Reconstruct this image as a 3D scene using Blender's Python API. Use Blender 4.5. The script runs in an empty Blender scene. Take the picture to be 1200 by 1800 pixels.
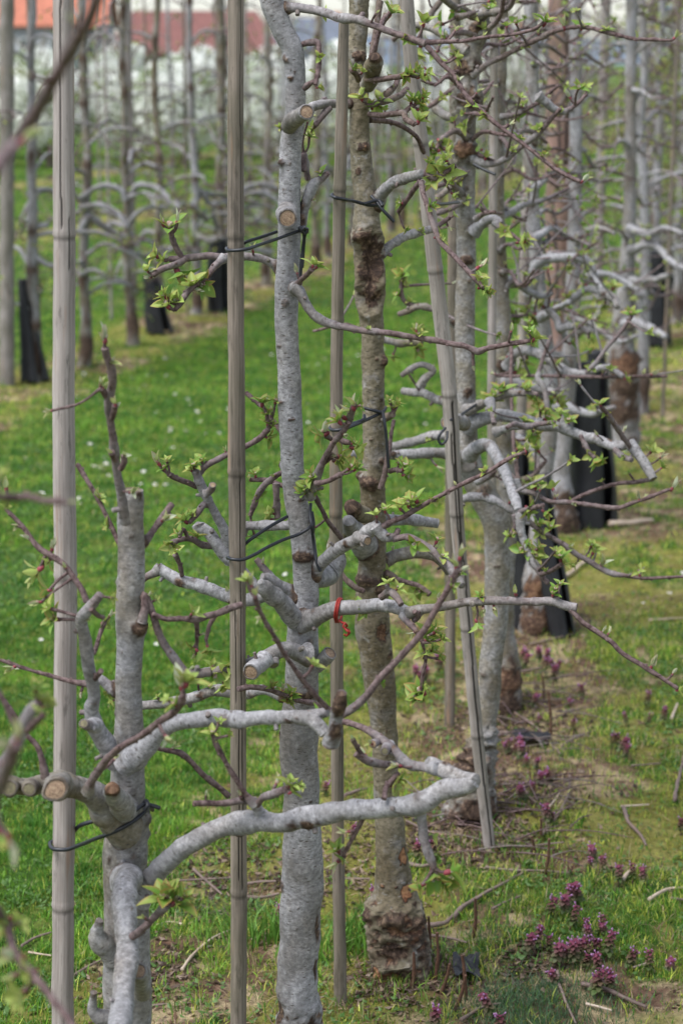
import bpy, math, random
import numpy as np
from mathutils import Vector, Matrix, Quaternion

# ------------------------------------------------------------------ camera, light
H = 1.70
TILT = math.radians(12.72)
FPX = 3500.0
sc = bpy.context.scene
COL = sc.collection
cam_d = bpy.data.cameras.new('camera'); cam = bpy.data.objects.new('camera', cam_d); COL.objects.link(cam)
cam.location = (0, 0, H); cam.rotation_euler = (math.radians(90) - TILT, 0, 0)
cam_d.sensor_fit = 'HORIZONTAL'; cam_d.sensor_width = 24.0; cam_d.lens = 70.0
cam_d.clip_start = 0.05; cam_d.clip_end = 6000
cam_d.dof.use_dof = True; cam_d.dof.focus_distance = 3.24; cam_d.dof.aperture_fstop = 5.2; cam_d.dof.aperture_blades = 7
sc.camera = cam
SUN_EL, SUN_AZ = math.radians(60), math.radians(238)      # azimuth measured from +Y clockwise
world = bpy.data.worlds.new('World'); sc.world = world; world.use_nodes = True
wn = world.node_tree.nodes; wl = world.node_tree.links
bg = wn['Background']
sky = wn.new('ShaderNodeTexSky'); sky.sky_type = 'NISHITA'; sky.sun_disc = False
sky.sun_elevation = SUN_EL; sky.sun_rotation = SUN_AZ
sky.air_density = 1.0; sky.dust_density = 1.2; sky.ozone_density = 1.0
hsv = wn.new('ShaderNodeHueSaturation'); hsv.inputs['Saturation'].default_value = 0.5
wl.new(sky.outputs[0], hsv.inputs['Color']); wl.new(hsv.outputs[0], bg.inputs['Color'])
bg.inputs['Strength'].default_value = 0.08
sun_d = bpy.data.lights.new('sun', 'SUN'); sun_d.energy = 1.5; sun_d.angle = math.radians(32); sun_d.color = (1, .985, .97)
sun = bpy.data.objects.new('sun', sun_d); COL.objects.link(sun)
sun_dir = Vector((math.sin(SUN_AZ) * math.cos(SUN_EL), math.cos(SUN_AZ) * math.cos(SUN_EL), math.sin(SUN_EL)))
sun.rotation_euler = (-sun_dir).to_track_quat('-Z', 'Y').to_euler()
sc.view_settings.view_transform = 'Standard'; sc.view_settings.look = 'None'
sc.view_settings.exposure = 1.6; sc.view_settings.gamma = 1.0
sc.cycles.max_bounces = 6; sc.cycles.transparent_max_bounces = 8
sc.cycles.use_denoising = True

CT, ST = math.cos(TILT), math.sin(TILT)
def ray(px, py):
    a = (px - 600) / FPX; b = (900 - py) / FPX
    return np.array([a, CT + b * ST, -ST + b * CT])
def at(px, py, Y):
    """the point seen at picture position px,py that stands Y metres ahead"""
    r = ray(px, py); return np.array([0, 0, H]) + r * (Y / r[1])
def ground_at(px, py, z=0.0):
    r = ray(px, py); return np.array([0, 0, H]) + r * ((z - H) / r[2])
def zdepth(p): return p[1] * CT - (p[2] - H) * ST
def mpp(p): return zdepth(p) / FPX
RA = math.radians(12.2)
RU = np.array([math.sin(RA), math.cos(RA)]); RN = np.array([math.cos(RA), -math.sin(RA)])
def lat(x, y): return x * RN[0] + y * RN[1]
def row_point(l, Y):
    t = (Y - l * RN[1]) / RU[1]; return l * RN[0] + t * RU[0], Y

# ------------------------------------------------------------------ noise
def _hash(ix, iy, iz, s):
    h = (ix.astype(np.uint32) * np.uint32(374761393) + iy.astype(np.uint32) * np.uint32(668265263)
         + iz.astype(np.uint32) * np.uint32(2147483647) + np.uint32((s * 974711 + 12345) & 0xffffffff))
    h = (h ^ (h >> np.uint32(13))) * np.uint32(1274126177)
    h = h ^ (h >> np.uint32(16))
    h = h * np.uint32(2246822519); h = h ^ (h >> np.uint32(15))
    return (h & np.uint32(0xffffff)).astype(np.float64) / 16777215.0
def vnoise(p, s=0):
    p = np.asarray(p, float)
    i = np.floor(p).astype(np.int64); f = p - i; f = f * f * (3 - 2 * f)
    r = 0
    for dx in (0, 1):
        wx = f[:, 0] if dx else 1 - f[:, 0]
        for dy in (0, 1):
            wy = f[:, 1] if dy else 1 - f[:, 1]
            for dz in (0, 1):
                wz = f[:, 2] if dz else 1 - f[:, 2]
                r = r + wx * wy * wz * _hash(i[:, 0] + dx, i[:, 1] + dy, i[:, 2] + dz, s)
    return r
def fbm(p, s=0, o=4):
    r = 0; a = .5; p = np.asarray(p, float); t = 0
    for k in range(o):
        r = r + a * vnoise(p, s + k); t += a; a *= .5; p = p * 2.03 + 11.7
    return r / t
def fbm2(x, y, sc_, s=0, o=4):
    return fbm(np.stack([x * sc_, y * sc_, np.full_like(x, .37)], 1), s, o)
def sstep(a, b, x):
    t = np.clip((x - a) / (b - a), 0, 1); return t * t * (3 - 2 * t)

# ------------------------------------------------------------------ object helpers
def tag(o, label=None, cat=None, group=None, kind=None):
    if label: o['label'] = label
    if cat: o['category'] = cat
    if group: o['group'] = group
    if kind: o['kind'] = kind
    return o
def empty(name, loc, label=None, cat=None, group=None):
    o = bpy.data.objects.new(name, None); COL.objects.link(o); o.location = Vector([float(v) for v in loc])
    o.empty_display_size = .05
    return tag(o, label, cat, group)
def link(name, me, parent=None, loc=(0, 0, 0)):
    o = bpy.data.objects.new(name, me); COL.objects.link(o); o.location = loc
    if parent: o.parent = parent
    return o
def copy_tree(o, parent=None):
    c = o.copy(); COL.objects.link(c)
    if parent: c.parent = parent
    for ch in list(o.children): copy_tree(ch, c)
    return c
class Geo:
    """collects vertices, faces and per-vertex data; builds one mesh"""
    def __init__(s): s.v = []; s.f = []; s.tc = []; s.c = []; s.mi = []; s.n = 0
    def add(s, v, f, tc=None, c=None, mi=0):
        v = np.asarray(v, float).reshape(-1, 3); n = len(v)
        s.v.append(v); s.tc.append(np.zeros((n, 3)) if tc is None else np.asarray(tc, float))
        s.c.append(np.tile([0, 0, 0, 1.0], (n, 1)) if c is None else np.broadcast_to(np.asarray(c, float), (n, 4)))
        if isinstance(f, np.ndarray): s.f.append((f + s.n, mi))
        else:
            for k in (3, 4):
                ff = [q for q in f if len(q) == k]
                if ff: s.f.append((np.array(ff) + s.n, mi))
            for q in f:
                if len(q) > 4: s.f.append((np.array([q]) + s.n, mi))
        s.n += n
    def mesh(s, name, mats, smooth=True, origin=(0, 0, 0)):
        v = np.concatenate(s.v) - np.asarray(origin, float)
        me = bpy.data.meshes.new(name)
        ls = []; st = []; tot = 0; mi = []
        for f, m in s.f:
            k = f.shape[1]; ls.append(f.reshape(-1)); st.append(tot + np.arange(len(f)) * k); tot += f.size
            mi.append(np.full(len(f), m))
        me.vertices.add(len(v)); me.vertices.foreach_set('co', v.astype(np.float32).reshape(-1))
        me.loops.add(tot); me.loops.foreach_set('vertex_index', np.concatenate(ls).astype(np.int32))
        st = np.concatenate(st).astype(np.int32)
        me.polygons.add(len(st)); me.polygons.foreach_set('loop_start', st)
        me.update(calc_edges=True)
        me.polygons.foreach_set('material_index', np.concatenate(mi).astype(np.int32))
        me.polygons.foreach_set('use_smooth', np.full(len(st), smooth))
        a = me.attributes.new('tc', 'FLOAT_VECTOR', 'POINT'); a.data.foreach_set('vector', np.concatenate(s.tc).astype(np.float32).reshape(-1))
        a = me.attributes.new('vc', 'FLOAT_COLOR', 'POINT'); a.data.foreach_set('color', np.concatenate(s.c).astype(np.float32).reshape(-1))
        for m in mats: me.materials.append(m)
        me.update()
        return me
    def build(s, name, mats, parent=None, origin=(0, 0, 0), smooth=True, loc=(0, 0, 0)):
        return link(name, s.mesh(name, mats, smooth, origin), parent, loc)

def catmull(P, R, step):
    P = np.asarray(P, float); R = np.asarray(R, float); n = len(P)
    if n == 2:
        m = max(2, int(np.linalg.norm(P[1] - P[0]) / step) + 1); t = np.linspace(0, 1, m)[:, None]
        return P[0] + (P[1] - P[0]) * t, R[0] + (R[1] - R[0]) * t[:, 0]
    E = np.vstack([2 * P[0] - P[1], P, 2 * P[-1] - P[-2]]); RR = np.concatenate([[R[0]], R, [R[-1]]])
    op = []; orr = []
    for i in range(n - 1):
        p0, p1, p2, p3 = E[i:i + 4]
        m = max(1, int(round(np.linalg.norm(p2 - p1) / step)))
        d0 = max(np.linalg.norm(p1 - p0), 1e-6) ** .5; d1 = max(np.linalg.norm(p2 - p1), 1e-6) ** .5; d2 = max(np.linalg.norm(p3 - p2), 1e-6) ** .5
        m1 = (p1 - p0) / d0 - (p2 - p0) / (d0 + d1) + (p2 - p1) / d1
        m2 = (p2 - p1) / d1 - (p3 - p1) / (d1 + d2) + (p3 - p2) / d2
        m1 *= d1; m2 *= d1
        for k in range(m):
            t = k / m; h = t * t * (3 - 2 * t)
            op.append((2*t**3-3*t**2+1) * p1 + (t**3-2*t**2+t) * m1 + (-2*t**3+3*t**2) * p2 + (t**3-t**2) * m2)
            orr.append(R[i] + (R[i + 1] - R[i]) * (h * .5 + t * .5))
    op.append(P[-1]); orr.append(R[-1])
    return np.array(op), np.array(orr)

def frames(P):
    n = len(P); T = np.gradient(P, axis=0); T /= np.maximum(np.linalg.norm(T, axis=1, keepdims=True), 1e-9)
    ref = np.array([0, -1.0, 0])
    if abs(T[0] @ ref) > .9: ref = np.array([0, 0, 1.0])
    U = np.zeros_like(P); u = ref - T[0] * (ref @ T[0]); u /= np.linalg.norm(u); U[0] = u
    for i in range(1, n):
        u = U[i - 1] - T[i] * (U[i - 1] @ T[i]); u /= max(np.linalg.norm(u), 1e-9); U[i] = u
    return T, U, np.cross(T, U)

_seed = [1]; FRESH = [None]
def tube(g, P, R, sides=12, step=.01, lump=.06, lscale=1.0, cut=False, cut0=False, young=None, tint=.3, bumps=(), rough=0., knots=True, cutmi=1, post=None):
    """organic tube along P (metres) with radii R; bumps = (centre, size, height, wound)"""
    _seed[0] += 1; sd = _seed[0]
    Q, q = catmull(P, R, step)
    if lump and len(Q) > 4:
        d = np.concatenate([[0], np.cumsum(np.linalg.norm(np.diff(Q, axis=0), axis=1))])
        w = np.stack([fbm(np.stack([d * 22, np.full_like(d, k * 7.1), d * 0], 1), sd, 2) - .5 for k in range(3)], 1)
        env = np.minimum(1, np.minimum(d, d[-1] - d) / .04)[:, None]
        Q = Q + w * (q * .9)[:, None] * env * min(1, lump * 10)
    T, U, V = frames(Q)
    n = len(Q); s_len = np.concatenate([[0], np.cumsum(np.linalg.norm(np.diff(Q, axis=0), axis=1))])
    th = np.arange(sides) / sides * 2 * math.pi
    cs, sn = np.cos(th), np.sin(th)
    N = U[:, None, :] * cs[None, :, None] + V[:, None, :] * sn[None, :, None]
    if knots and lump:      # swollen nodes where buds sat
        kn = fbm(np.stack([s_len * 45, s_len * 0 + sd, s_len * 0], 1), sd + 3, 2)
        q = q * (1 + (.22 if q.mean() < .008 else .15) * sstep(.55, .8, kn))
    rr = np.repeat(q[:, None], sides, 1)
    tc = np.stack([rr * cs, rr * sn, np.repeat(s_len[:, None], sides, 1)], 2).reshape(-1, 3) + np.array([sd * .73 % 5, sd * .31 % 5, sd * .57 % 5])
    Pv = (Q[:, None, :] + N * rr[:, :, None]).reshape(-1, 3)
    Nv = N.reshape(-1, 3); rv = rr.reshape(-1)
    f1 = fbm(tc / max(q.mean(), .003) * .55 * lscale, sd + 5, 3) - .5
    Pv = Pv + Nv * (f1 * lump * 2.2 * rv)[:, None]
    if young is None: yv = 1 - sstep(.0038, .0085, rv)
    else: yv = np.full(len(rv), young)
    wv = np.zeros(len(rv)); 
    if rough:
        f2 = fbm(tc * 90, sd + 9, 3); Pv = Pv + Nv * ((f2 - .5) * rough + (fbm(tc * np.array([1, 1, 2.2]) * 240, sd + 10, 2) - .5) * rough * .6)[:, None]
    for b in bumps:
        c, size, hgt, wnd = b[:4]
        asp = b[4] if len(b) > 4 else 1.0
        dv = Pv - c; dv[:, 2] /= asp
        d = np.linalg.norm(dv, axis=1)
        nn = fbm(Pv * 70, sd + 13, 3) - .5
        m = np.exp(-(d / size) ** 2 * 1.6)
        nf = fbm(Pv * 190, sd + 17, 3) - .5
        m2 = sstep(.24, .50, m + nn * .7 + nf * .7)
        Pv = Pv + Nv * (hgt * m * (1 + nn * 1.2))[:, None]
        if wnd > 0: wv = np.maximum(wv, m2 * wnd)
        if hgt < 0:   # rim of callus round a hollow
            rim = np.exp(-((d / size - 1.15) / .28) ** 2); Pv = Pv + Nv * (rim * -hgt * .45 * (1 + nn))[:, None]
    if post is not None: Pv, wv, yv = post(Pv, Nv, tc, s_len, sides, wv, yv)
    col = np.stack([yv, wv, np.full(len(rv), tint), np.ones(len(rv))], 1)
    i = np.arange(n - 1)[:, None] * sides; j = np.arange(sides)[None, :]; j2 = (j + 1) % sides
    F = np.stack([i + j, i + j2, i + sides + j2, i + sides + j], 2).reshape(-1, 4)
    fr = sd * .37 % 1 if FRESH[0] is None else FRESH[0]
    g.add(Pv, F, tc, col)
    def cap(ring0, centre, tdir, r, sgn, is_cut):
        rim = Pv[ring0:ring0 + sides]
        if is_cut:
            inner = centre + (rim - centre) * .80 + tdir * sgn * r * .10
            inner2 = centre + (rim - centre) * .76 + tdir * sgn * r * .0
            mid = centre + (rim - centre) * .35 + tdir * sgn * r * .06
            ctc = np.stack([cs * r * .8, sn * r * .8, np.zeros(sides)], 1)
            c1 = np.tile([0, .55, tint, 1.0], (sides, 1))
            v = np.vstack([rim, inner, inner2, mid, [centre + tdir * sgn * r * .05]])
            t = np.vstack([ctc * 1.25, ctc, ctc, ctc * .4, [[0, 0, 0]]]) + np.array([sd % 7, 0, 0])
            cc = np.vstack([col[ring0:ring0 + sides], c1, np.tile([fr, .2, .8, 1], (sides, 1)), np.tile([fr, .1, .4, 1], (sides, 1)), [[fr, .1, 0, 1]]])
            a = np.arange(sides); b2 = (a + 1) % sides
            g.add(v, np.vstack([np.stack([a, b2, b2 + sides, a + sides], 1), np.stack([a + sides, b2 + sides, b2 + 2 * sides, a + 2 * sides], 1)]), t, cc, 0)
            g.add(v, np.stack([a + 2 * sides, b2 + 2 * sides, b2 + 3 * sides, a + 3 * sides], 1), t, cc, cutmi)
            g.add(v, np.stack([a + 3 * sides, b2 + 3 * sides, np.full(sides, 4 * sides)], 1), t, cc, cutmi)
        else:
            v = np.vstack([rim, [centre + tdir * sgn * r * .5]]); a = np.arange(sides)
            g.add(v, np.stack([a, (a + 1) % sides, np.full(sides, sides)], 1), np.vstack([tc[ring0:ring0 + sides], tc[ring0:ring0 + 1]]), np.vstack([col[ring0:ring0 + sides], col[ring0:ring0 + 1]]), 0)
    cap((n - 1) * sides, Q[-1], T[-1], q[-1], 1, cut)
    cap(0, Q[0], T[0], q[0], -1, cut0)
    return Q, q

# ------------------------------------------------------------------ materials
def new_mat(name):
    m = bpy.data.materials.new(name); m.use_nodes = True
    nt = m.node_tree; b = nt.nodes['Principled BSDF']
    return m, nt, b
class NT:
    def __init__(s, nt): s.nt = nt; s.n = nt.nodes; s.l = nt.links
    def put(s, node, key, v):
        if v is None: return
        if hasattr(v, 'is_output') or isinstance(v, bpy.types.NodeSocket): s.l.new(v, node.inputs[key])
        else: node.inputs[key].default_value = v
    def attr(s, name):
        a = s.n.new('ShaderNodeAttribute'); a.attribute_name = name; return a
    def sep(s, c):
        a = s.n.new('ShaderNodeSeparateColor'); s.l.new(c, a.inputs[0]); return a.outputs
    def scale(s, vec, sx):
        a = s.n.new('ShaderNodeVectorMath'); a.operation = 'MULTIPLY'; s.l.new(vec, a.inputs[0]); a.inputs[1].default_value = sx; return a.outputs[0]
    def noise(s, vec, scale, detail=4, rough=.55, dist=0.):
        a = s.n.new('ShaderNodeTexNoise'); s.put(a, 'Vector', vec); a.inputs['Scale'].default_value = scale
        a.inputs['Detail'].default_value = detail; a.inputs['Roughness'].default_value = rough; a.inputs['Distortion'].default_value = dist
        return a.outputs['Fac']
    def voro(s, vec, scale, feature='F1'):
        a = s.n.new('ShaderNodeTexVoronoi'); a.feature = feature; s.put(a, 'Vector', vec); a.inputs['Scale'].default_value = scale; return a.outputs
    def ramp(s, fac, stops):
        a = s.n.new('ShaderNodeValToRGB'); s.put(a, 'Fac', fac); e = a.color_ramp.elements
        while len(e) > 1: e.remove(e[-1])
        e[0].position = stops[0][0]; c = stops[0][1]; e[0].color = (c if len(c) == 4 else (*c, 1)) if not isinstance(c, (int, float)) else (c, c, c, 1)
        for p, c in stops[1:]:
            x = e.new(p); x.color = (*c, 1) if not isinstance(c, (int, float)) else (c, c, c, 1)
        return a.outputs['Color']
    def mix(s, fac, a_, b_, mode='MIX'):
        a = s.n.new('ShaderNodeMix'); a.data_type = 'RGBA'; a.blend_type = mode
        s.put(a, 0, fac); s.put(a, 6, a_ if not isinstance(a_, tuple) else (*a_, 1)); s.put(a, 7, b_ if not isinstance(b_, tuple) else (*b_, 1))
        return a.outputs[2]
    def math(s, op, a_, b_=None, clamp=False):
        a = s.n.new('ShaderNodeMath'); a.operation = op; a.use_clamp = clamp; s.put(a, 0, a_); s.put(a, 1, b_); return a.outputs[0]
    def bump(s, h, strength, dist, normal=None):
        a = s.n.new('ShaderNodeBump'); s.put(a, 'Height', h); a.inputs['Strength'].default_value = strength; a.inputs['Distance'].default_value = dist
        if normal is not None: s.l.new(normal, a.inputs['Normal'])
        return a.outputs[0]

def mk_bark():
    m, nt, b = new_mat('bark'); N = NT(nt)
    tc = N.attr('tc').outputs['Vector']; ch = N.sep(N.attr('vc').outputs['Color'])
    young, wound, tint = ch[0], ch[1], ch[2]
    big = N.noise(tc, 16, 4, .6); mid = N.noise(N.scale(tc, (1, 1, 1.6)), 110, 5, .65); fine = N.noise(N.scale(tc, (1, 1, 4)), 330, 3, .6)
    grey = N.ramp(mid, [(.28, (.15, .145, .143)), (.48, (.30, .294, .306)), (.70, (.50, .492, .505))])
    grey = N.mix(N.ramp(fine, [(.36, .6), (.48, 0.0)]), grey, (.13, .12, .118))
    grey = N.mix(N.ramp(N.noise(N.scale(tc, (1, 1, .5)), 22, 4, .6), [(.42, 0.), (.62, .5)]), grey, (.15, .15, .155))
    br = N.noise(tc, 34, 5, .7)
    green = N.mix(N.ramp(mid, [(.3, 0.), (.7, 1.)]), (.095, .082, .052), (.25, .215, .155))
    gm = N.math('MULTIPLY', N.ramp(N.math('ADD', big, N.math('MULTIPLY', br, .5)), [(.58, 0.), (.86, 1.)]), N.math('MULTIPLY', tint, 1.6), True)
    gm = N.math('ADD', gm, N.math('MULTIPLY', N.math('SUBTRACT', tint, .42), 2.2), True)
    col = N.mix(gm, grey, green)
    col = N.mix(1.0, col, N.ramp(N.noise(N.scale(tc, (1, 1, .6)), 7, 4, .65), [(.34, (.66, .61, .54)), (.54, (1.0, 1.0, 1.0))]), 'MULTIPLY')
    # lenticels: short dark horizontal slits
    vl = N.voro(N.scale(tc, (1, 1, 2.8)), 75); dots = N.ramp(vl['Distance'], [(.13, 1.), (.27, 0.)])
    rnd = N.sep(vl['Color'])[0]; dots = N.math('MULTIPLY', dots, N.ramp(rnd, [(.45, 0.), (.55, .8)]))
    col = N.mix(dots, col, (.09, .075, .065))
    pale = N.ramp(N.noise(tc, 60, 3, .5), [(.62, 0.), (.74, .3)])
    col = N.mix(pale, col, (.56, .56, .57))
    yc = N.mix(N.ramp(N.noise(tc, 150, 4, .6), [(.35, 0.), (.65, 1.)]), (.060, .034, .034), (.19, .135, .13))
    col = N.mix(young, col, yc)
    wn_ = N.noise(tc, 120, 5, .7)
    wc = N.ramp(wn_, [(.3, (.022, .015, .012)), (.5, (.06, .037, .027)), (.72, (.25, .17, .115))])
    wc2 = N.ramp(N.noise(tc, 60, 4, .6), [(.4, (.16, .06, .03)), (.62, (.46, .24, .12))])
    wcol = N.mix(N.math('MULTIPLY', N.math('SUBTRACT', wound, 1.0), 1.0, True), wc, wc2)
    col = N.mix(N.math('MULTIPLY', wound, 1.15, True), col, wcol)
    nt.links.new(col, b.inputs['Base Color'])
    b.inputs['Roughness'].default_value = .78; b.inputs['Specular IOR Level'].default_value = .25
    h = N.math('ADD', N.math('MULTIPLY', mid, .8), N.math('MULTIPLY', fine, .35)); h = N.math('SUBTRACT', h, N.math('MULTIPLY', dots, .5))
    h = N.math('ADD', h, N.math('MULTIPLY', N.math('MULTIPLY', wn_, wound), 2.5))
    nt.links.new(N.bump(h, .8, .0016), b.inputs['Normal'])
    return m
def mk_cutwood():
    m, nt, b = new_mat('cut_wood'); N = NT(nt)
    tc = N.attr('tc').outputs['Vector']; ch = N.sep(N.attr('vc').outputs['Color'])
    n = N.noise(tc, 260, 5, .7)
    ring = N.math('SINE', N.math('ADD', N.math('MULTIPLY', ch[2], 34.0), N.math('MULTIPLY', N.noise(tc, 90, 3, .6), 5.)))
    f = N.math('ADD', N.math('MULTIPLY', n, .8), N.math('MULTIPLY', ring, .045))
    fresh = N.ramp(f, [(.24, (.10, .065, .045)), (.40, (.30, .20, .13)), (.58, (.48, .36, .25))])
    old = N.ramp(f, [(.22, (.06, .055, .04)), (.45, (.18, .16, .09)), (.65, (.33, .28, .17))])
    col = N.mix(N.ramp(ch[0], [(.42, 0.), (.5, 1.)]), fresh, old)
    nt.links.new(col, b.inputs['Base Color']); b.inputs['Roughness'].default_value = .85
    nt.links.new(N.bump(f, .6, .001), b.inputs['Normal']); return m
def mk_cane(name, dark, light, grain=(1, 1, .02), sc_=330):
    m, nt, b = new_mat(name); N = NT(nt)
    tc = N.attr('tc').outputs['Vector']; ch = N.sep(N.attr('vc').outputs['Color'])
    s1 = N.noise(N.scale(tc, grain), sc_, 5, .7); s2 = N.noise(N.scale(tc, (1, 1, .12)), 45, 4, .6); s3 = N.noise(tc, 9, 3, .5)
    f = N.math('ADD', N.math('MULTIPLY', s1, .6), N.math('MULTIPLY', s2, .4))
    mid = tuple((a + c) / 2 for a, c in zip(dark, light))
    col = N.ramp(f, [(.32, dark), (.5, mid), (.64, light)])
    col = N.mix(N.ramp(N.noise(N.scale(tc, (1, 1, .16)), 80, 5, .7), [(.56, 0.), (.66, .75)]), col, tuple(c * .35 for c in mid))
    col = N.mix(N.ramp(N.noise(N.scale(tc, (1, 1, .1)), 50, 3, .6), [(.6, 0.), (.72, .55)]), col, (.34, .19, .115))
    col = N.mix(N.math('MULTIPLY', ch[2], N.ramp(s3, [(.35, .3), (.6, 1.)])), col, (.10, .095, .055))
    col = N.mix(ch[1], col, (.018, .014, .012))
    nt.links.new(col, b.inputs['Base Color']); b.inputs['Roughness'].default_value = .62; b.inputs['Specular IOR Level'].default_value = .3
    nt.links.new(N.bump(f, .6, .0012), b.inputs['Normal']); return m
def mk_leaf(name='leaf', transl=.35):
    m, nt, b = new_mat(name); N = NT(nt)
    col = N.attr('vc').outputs['Color']
    nt.links.new(col, b.inputs['Base Color']); b.inputs['Roughness'].default_value = .5; b.inputs['Specular IOR Level'].default_value = .35
    tr = nt.nodes.new('ShaderNodeBsdfTranslucent'); nt.links.new(col, tr.inputs['Color'])
    mx = nt.nodes.new('ShaderNodeMixShader'); mx.inputs[0].default_value = transl
    out = nt.nodes['Material Output']
    nt.links.new(b.outputs[0], mx.inputs[1]); nt.links.new(tr.outputs[0], mx.inputs[2]); nt.links.new(mx.outputs[0], out.inputs['Surface'])
    return m
def mk_plain(name, color, rough=.6, var=.25, scale=40, spec=.4, bump=0.):
    m, nt, b = new_mat(name); N = NT(nt)
    t = nt.nodes.new('ShaderNodeTexCoord').outputs['Object']
    n = N.noise(t, scale, 5, .6)
    lo = tuple(c * (1 - var) for c in color); hi = tuple(min(1, c * (1 + var)) for c in color)
    nt.links.new(N.ramp(n, [(.3, lo), (.7, hi)]), b.inputs['Base Color'])
    b.inputs['Roughness'].default_value = rough; b.inputs['Specular IOR Level'].default_value = spec
    if bump: nt.links.new(N.bump(n, .8, bump), b.inputs['Normal'])
    return m
def mk_ground():
    m, nt, b = new_mat('soil_and_turf'); N = NT(nt)
    col = N.attr('vc').outputs['Color']
    t = nt.nodes.new('ShaderNodeTexCoord').outputs['Object']
    n1 = N.noise(t, 60, 6, .7); n2 = N.noise(t, 400, 4, .6); n3 = N.noise(t, 7, 5, .6)
    f = N.math('ADD', N.math('MULTIPLY', n1, .5), N.math('ADD', N.math('MULTIPLY', n2, .25), N.math('MULTIPLY', n3, .25)))
    c = N.mix(1.0, col, N.ramp(f, [(.34, .35), (.5, 1.0), (.66, 1.7)]), 'MULTIPLY')
    nt.links.new(c, b.inputs['Base Color']); b.inputs['Roughness'].default_value = .95; b.inputs['Specular IOR Level'].default_value = .1
    nt.links.new(N.bump(f, 1., .02), b.inputs['Normal']); return m
def mk_guard():
    m, nt, b = new_mat('black_plastic_mesh'); N = NT(nt)
    tc = N.attr('tc').outputs['Vector']
    w = N.voro(N.scale(tc, (1, 1, 1)), 260)['Distance']
    n = N.noise(tc, 12, 4, .6)
    nt.links.new(N.ramp(n, [(.3, (.008, .008, .010)), (.7, (.022, .023, .027))]), b.inputs['Base Color'])
    b.inputs['Roughness'].default_value = .5; b.inputs['Specular IOR Level'].default_value = .35
    nt.links.new(N.bump(w, .5, .0015), b.inputs['Normal']); return m

BARK = mk_bark(); CUT = mk_cutwood()
CANE = mk_cane('weathered_bamboo', (.19, .16, .15), (.47, .42, .395))
CANE2 = mk_cane('brown_bamboo', (.045, .037, .031), (.31, .255, .215))
POST = mk_cane('red_brown_post_wood', (.15, .075, .06), (.42, .27, .235), (1, 1, .04), 90)
GPOST = mk_cane('grey_post_wood', (.16, .14, .13), (.38, .34, .33), (1, 1, .05), 120)
LEAF = mk_leaf(); GRASS = mk_leaf('grass_blade', .3); PETAL = mk_leaf('petal', .3)
GROUND = mk_ground()
RUBBER = mk_plain('black_rubber', (.016, .018, .024), .45, .2, 90, .45)
RED = mk_plain('red_string', (.26, .025, .02), .6, .3, 300, .3)
GUARD = mk_guard()
TREEM = [BARK, CUT]
# ------------------------------------------------------------------ ground
def gz(x, y):
    x = np.atleast_1d(np.asarray(x, float)); y = np.atleast_1d(np.asarray(y, float))
    fade = np.clip(1.6 - np.hypot(x, y) / 25, .15, 1)
    return ((fbm2(x, y, 1.4, 3, 2) - .5) * .07 + (fbm2(x, y, 9, 5, 3) - .5) * .025) * fade
def gz1(x, y): return float(gz(x, y)[0])
def band(L, c, w): return np.exp(-((L - c) / w) ** 4)
def zones(x, y):
    """greenness 0..1, bare 0..1 (bare earth or dead matter)"""
    L = lat(x, y)
    n = fbm2(x, y, 2.1, 21, 4); n2 = fbm2(x, y, 6.5, 31, 3); f = n * .34 + n2 * .30 + fbm2(x, y, 17, 33, 3) * .36
    strip = np.maximum.reduce([band(L, -.62, .52), band(L, -3.87, .42), band(L, -7.1, .45), band(L, -10.4, .45)])
    right = sstep(-.3, .0, L)
    thr = .265 + .285 * strip + .218 * right * (1 - strip) + .17 * sstep(-1.65, -1.2, L) * (1 - right) * (1 - strip)
    g = sstep(thr - .035, thr + .045, f)
    rows = np.maximum(strip, right)
    return g, strip, right, n, n2
def ground_color(x, y):
    g, st, rt, n, n2 = zones(x, y)
    a = fbm2(x, y, 17, 77, 3); m = fbm2(x, y, 3.3, 87, 3)
    soil = np.array([.15, .090, .062]); straw = np.array([.40, .31, .19]); moss = np.array([.19, .19, .038]); lush = np.array([.035, .095, .016]); moss2 = np.array([.10, .15, .022])
    c = soil + (straw - soil) * sstep(.46, .62, a)[:, None]
    c = c + (moss - c) * (sstep(.40, .55, m) * .85)[:, None]
    gr = lush + (moss2 - lush) * sstep(.42, .6, a)[:, None]
    return c + (gr - c) * (g * .92)[:, None]
ys = [-9.]
while ys[-1] < 2.2: ys.append(ys[-1] + .35)
while ys[-1] < 2600: ys.append(ys[-1] + max(.0125, (ys[-1] - 1.2) * .0065) * (1 if ys[-1] < 40 else 6))
ys = np.array(ys); ao = np.concatenate([[-12, -4, -1.8, -.9, -.5], np.linspace(-.3, .3, 400), [.5, .9, 1.8, 4, 12]])
gx = (ys[:, None] * .62 + 12 * .0 + 1.6 + 7 * (ys[:, None] < 0)) * ao[None, :]
gy = np.repeat(ys[:, None], len(ao), 1)
xf, yf = gx.reshape(-1), gy.reshape(-1)
g = Geo()
i = np.arange(len(ys) - 1)[:, None] * len(ao); j = np.arange(len(ao) - 1)[None, :]
F = np.stack([i + j, i + j + 1, i + j + 1 + len(ao), i + j + len(ao)], 2).reshape(-1, 4)
gc = ground_color(xf, yf)
g.add(np.stack([xf, yf, gz(xf, yf)], 1), F, np.stack([xf, yf, xf * 0], 1), np.hstack([gc, np.ones((len(gc), 1))]))
tag(g.build('ground', [GROUND]), 'orchard ground of turf, moss and bare brown strips', kind='structure')

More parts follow.
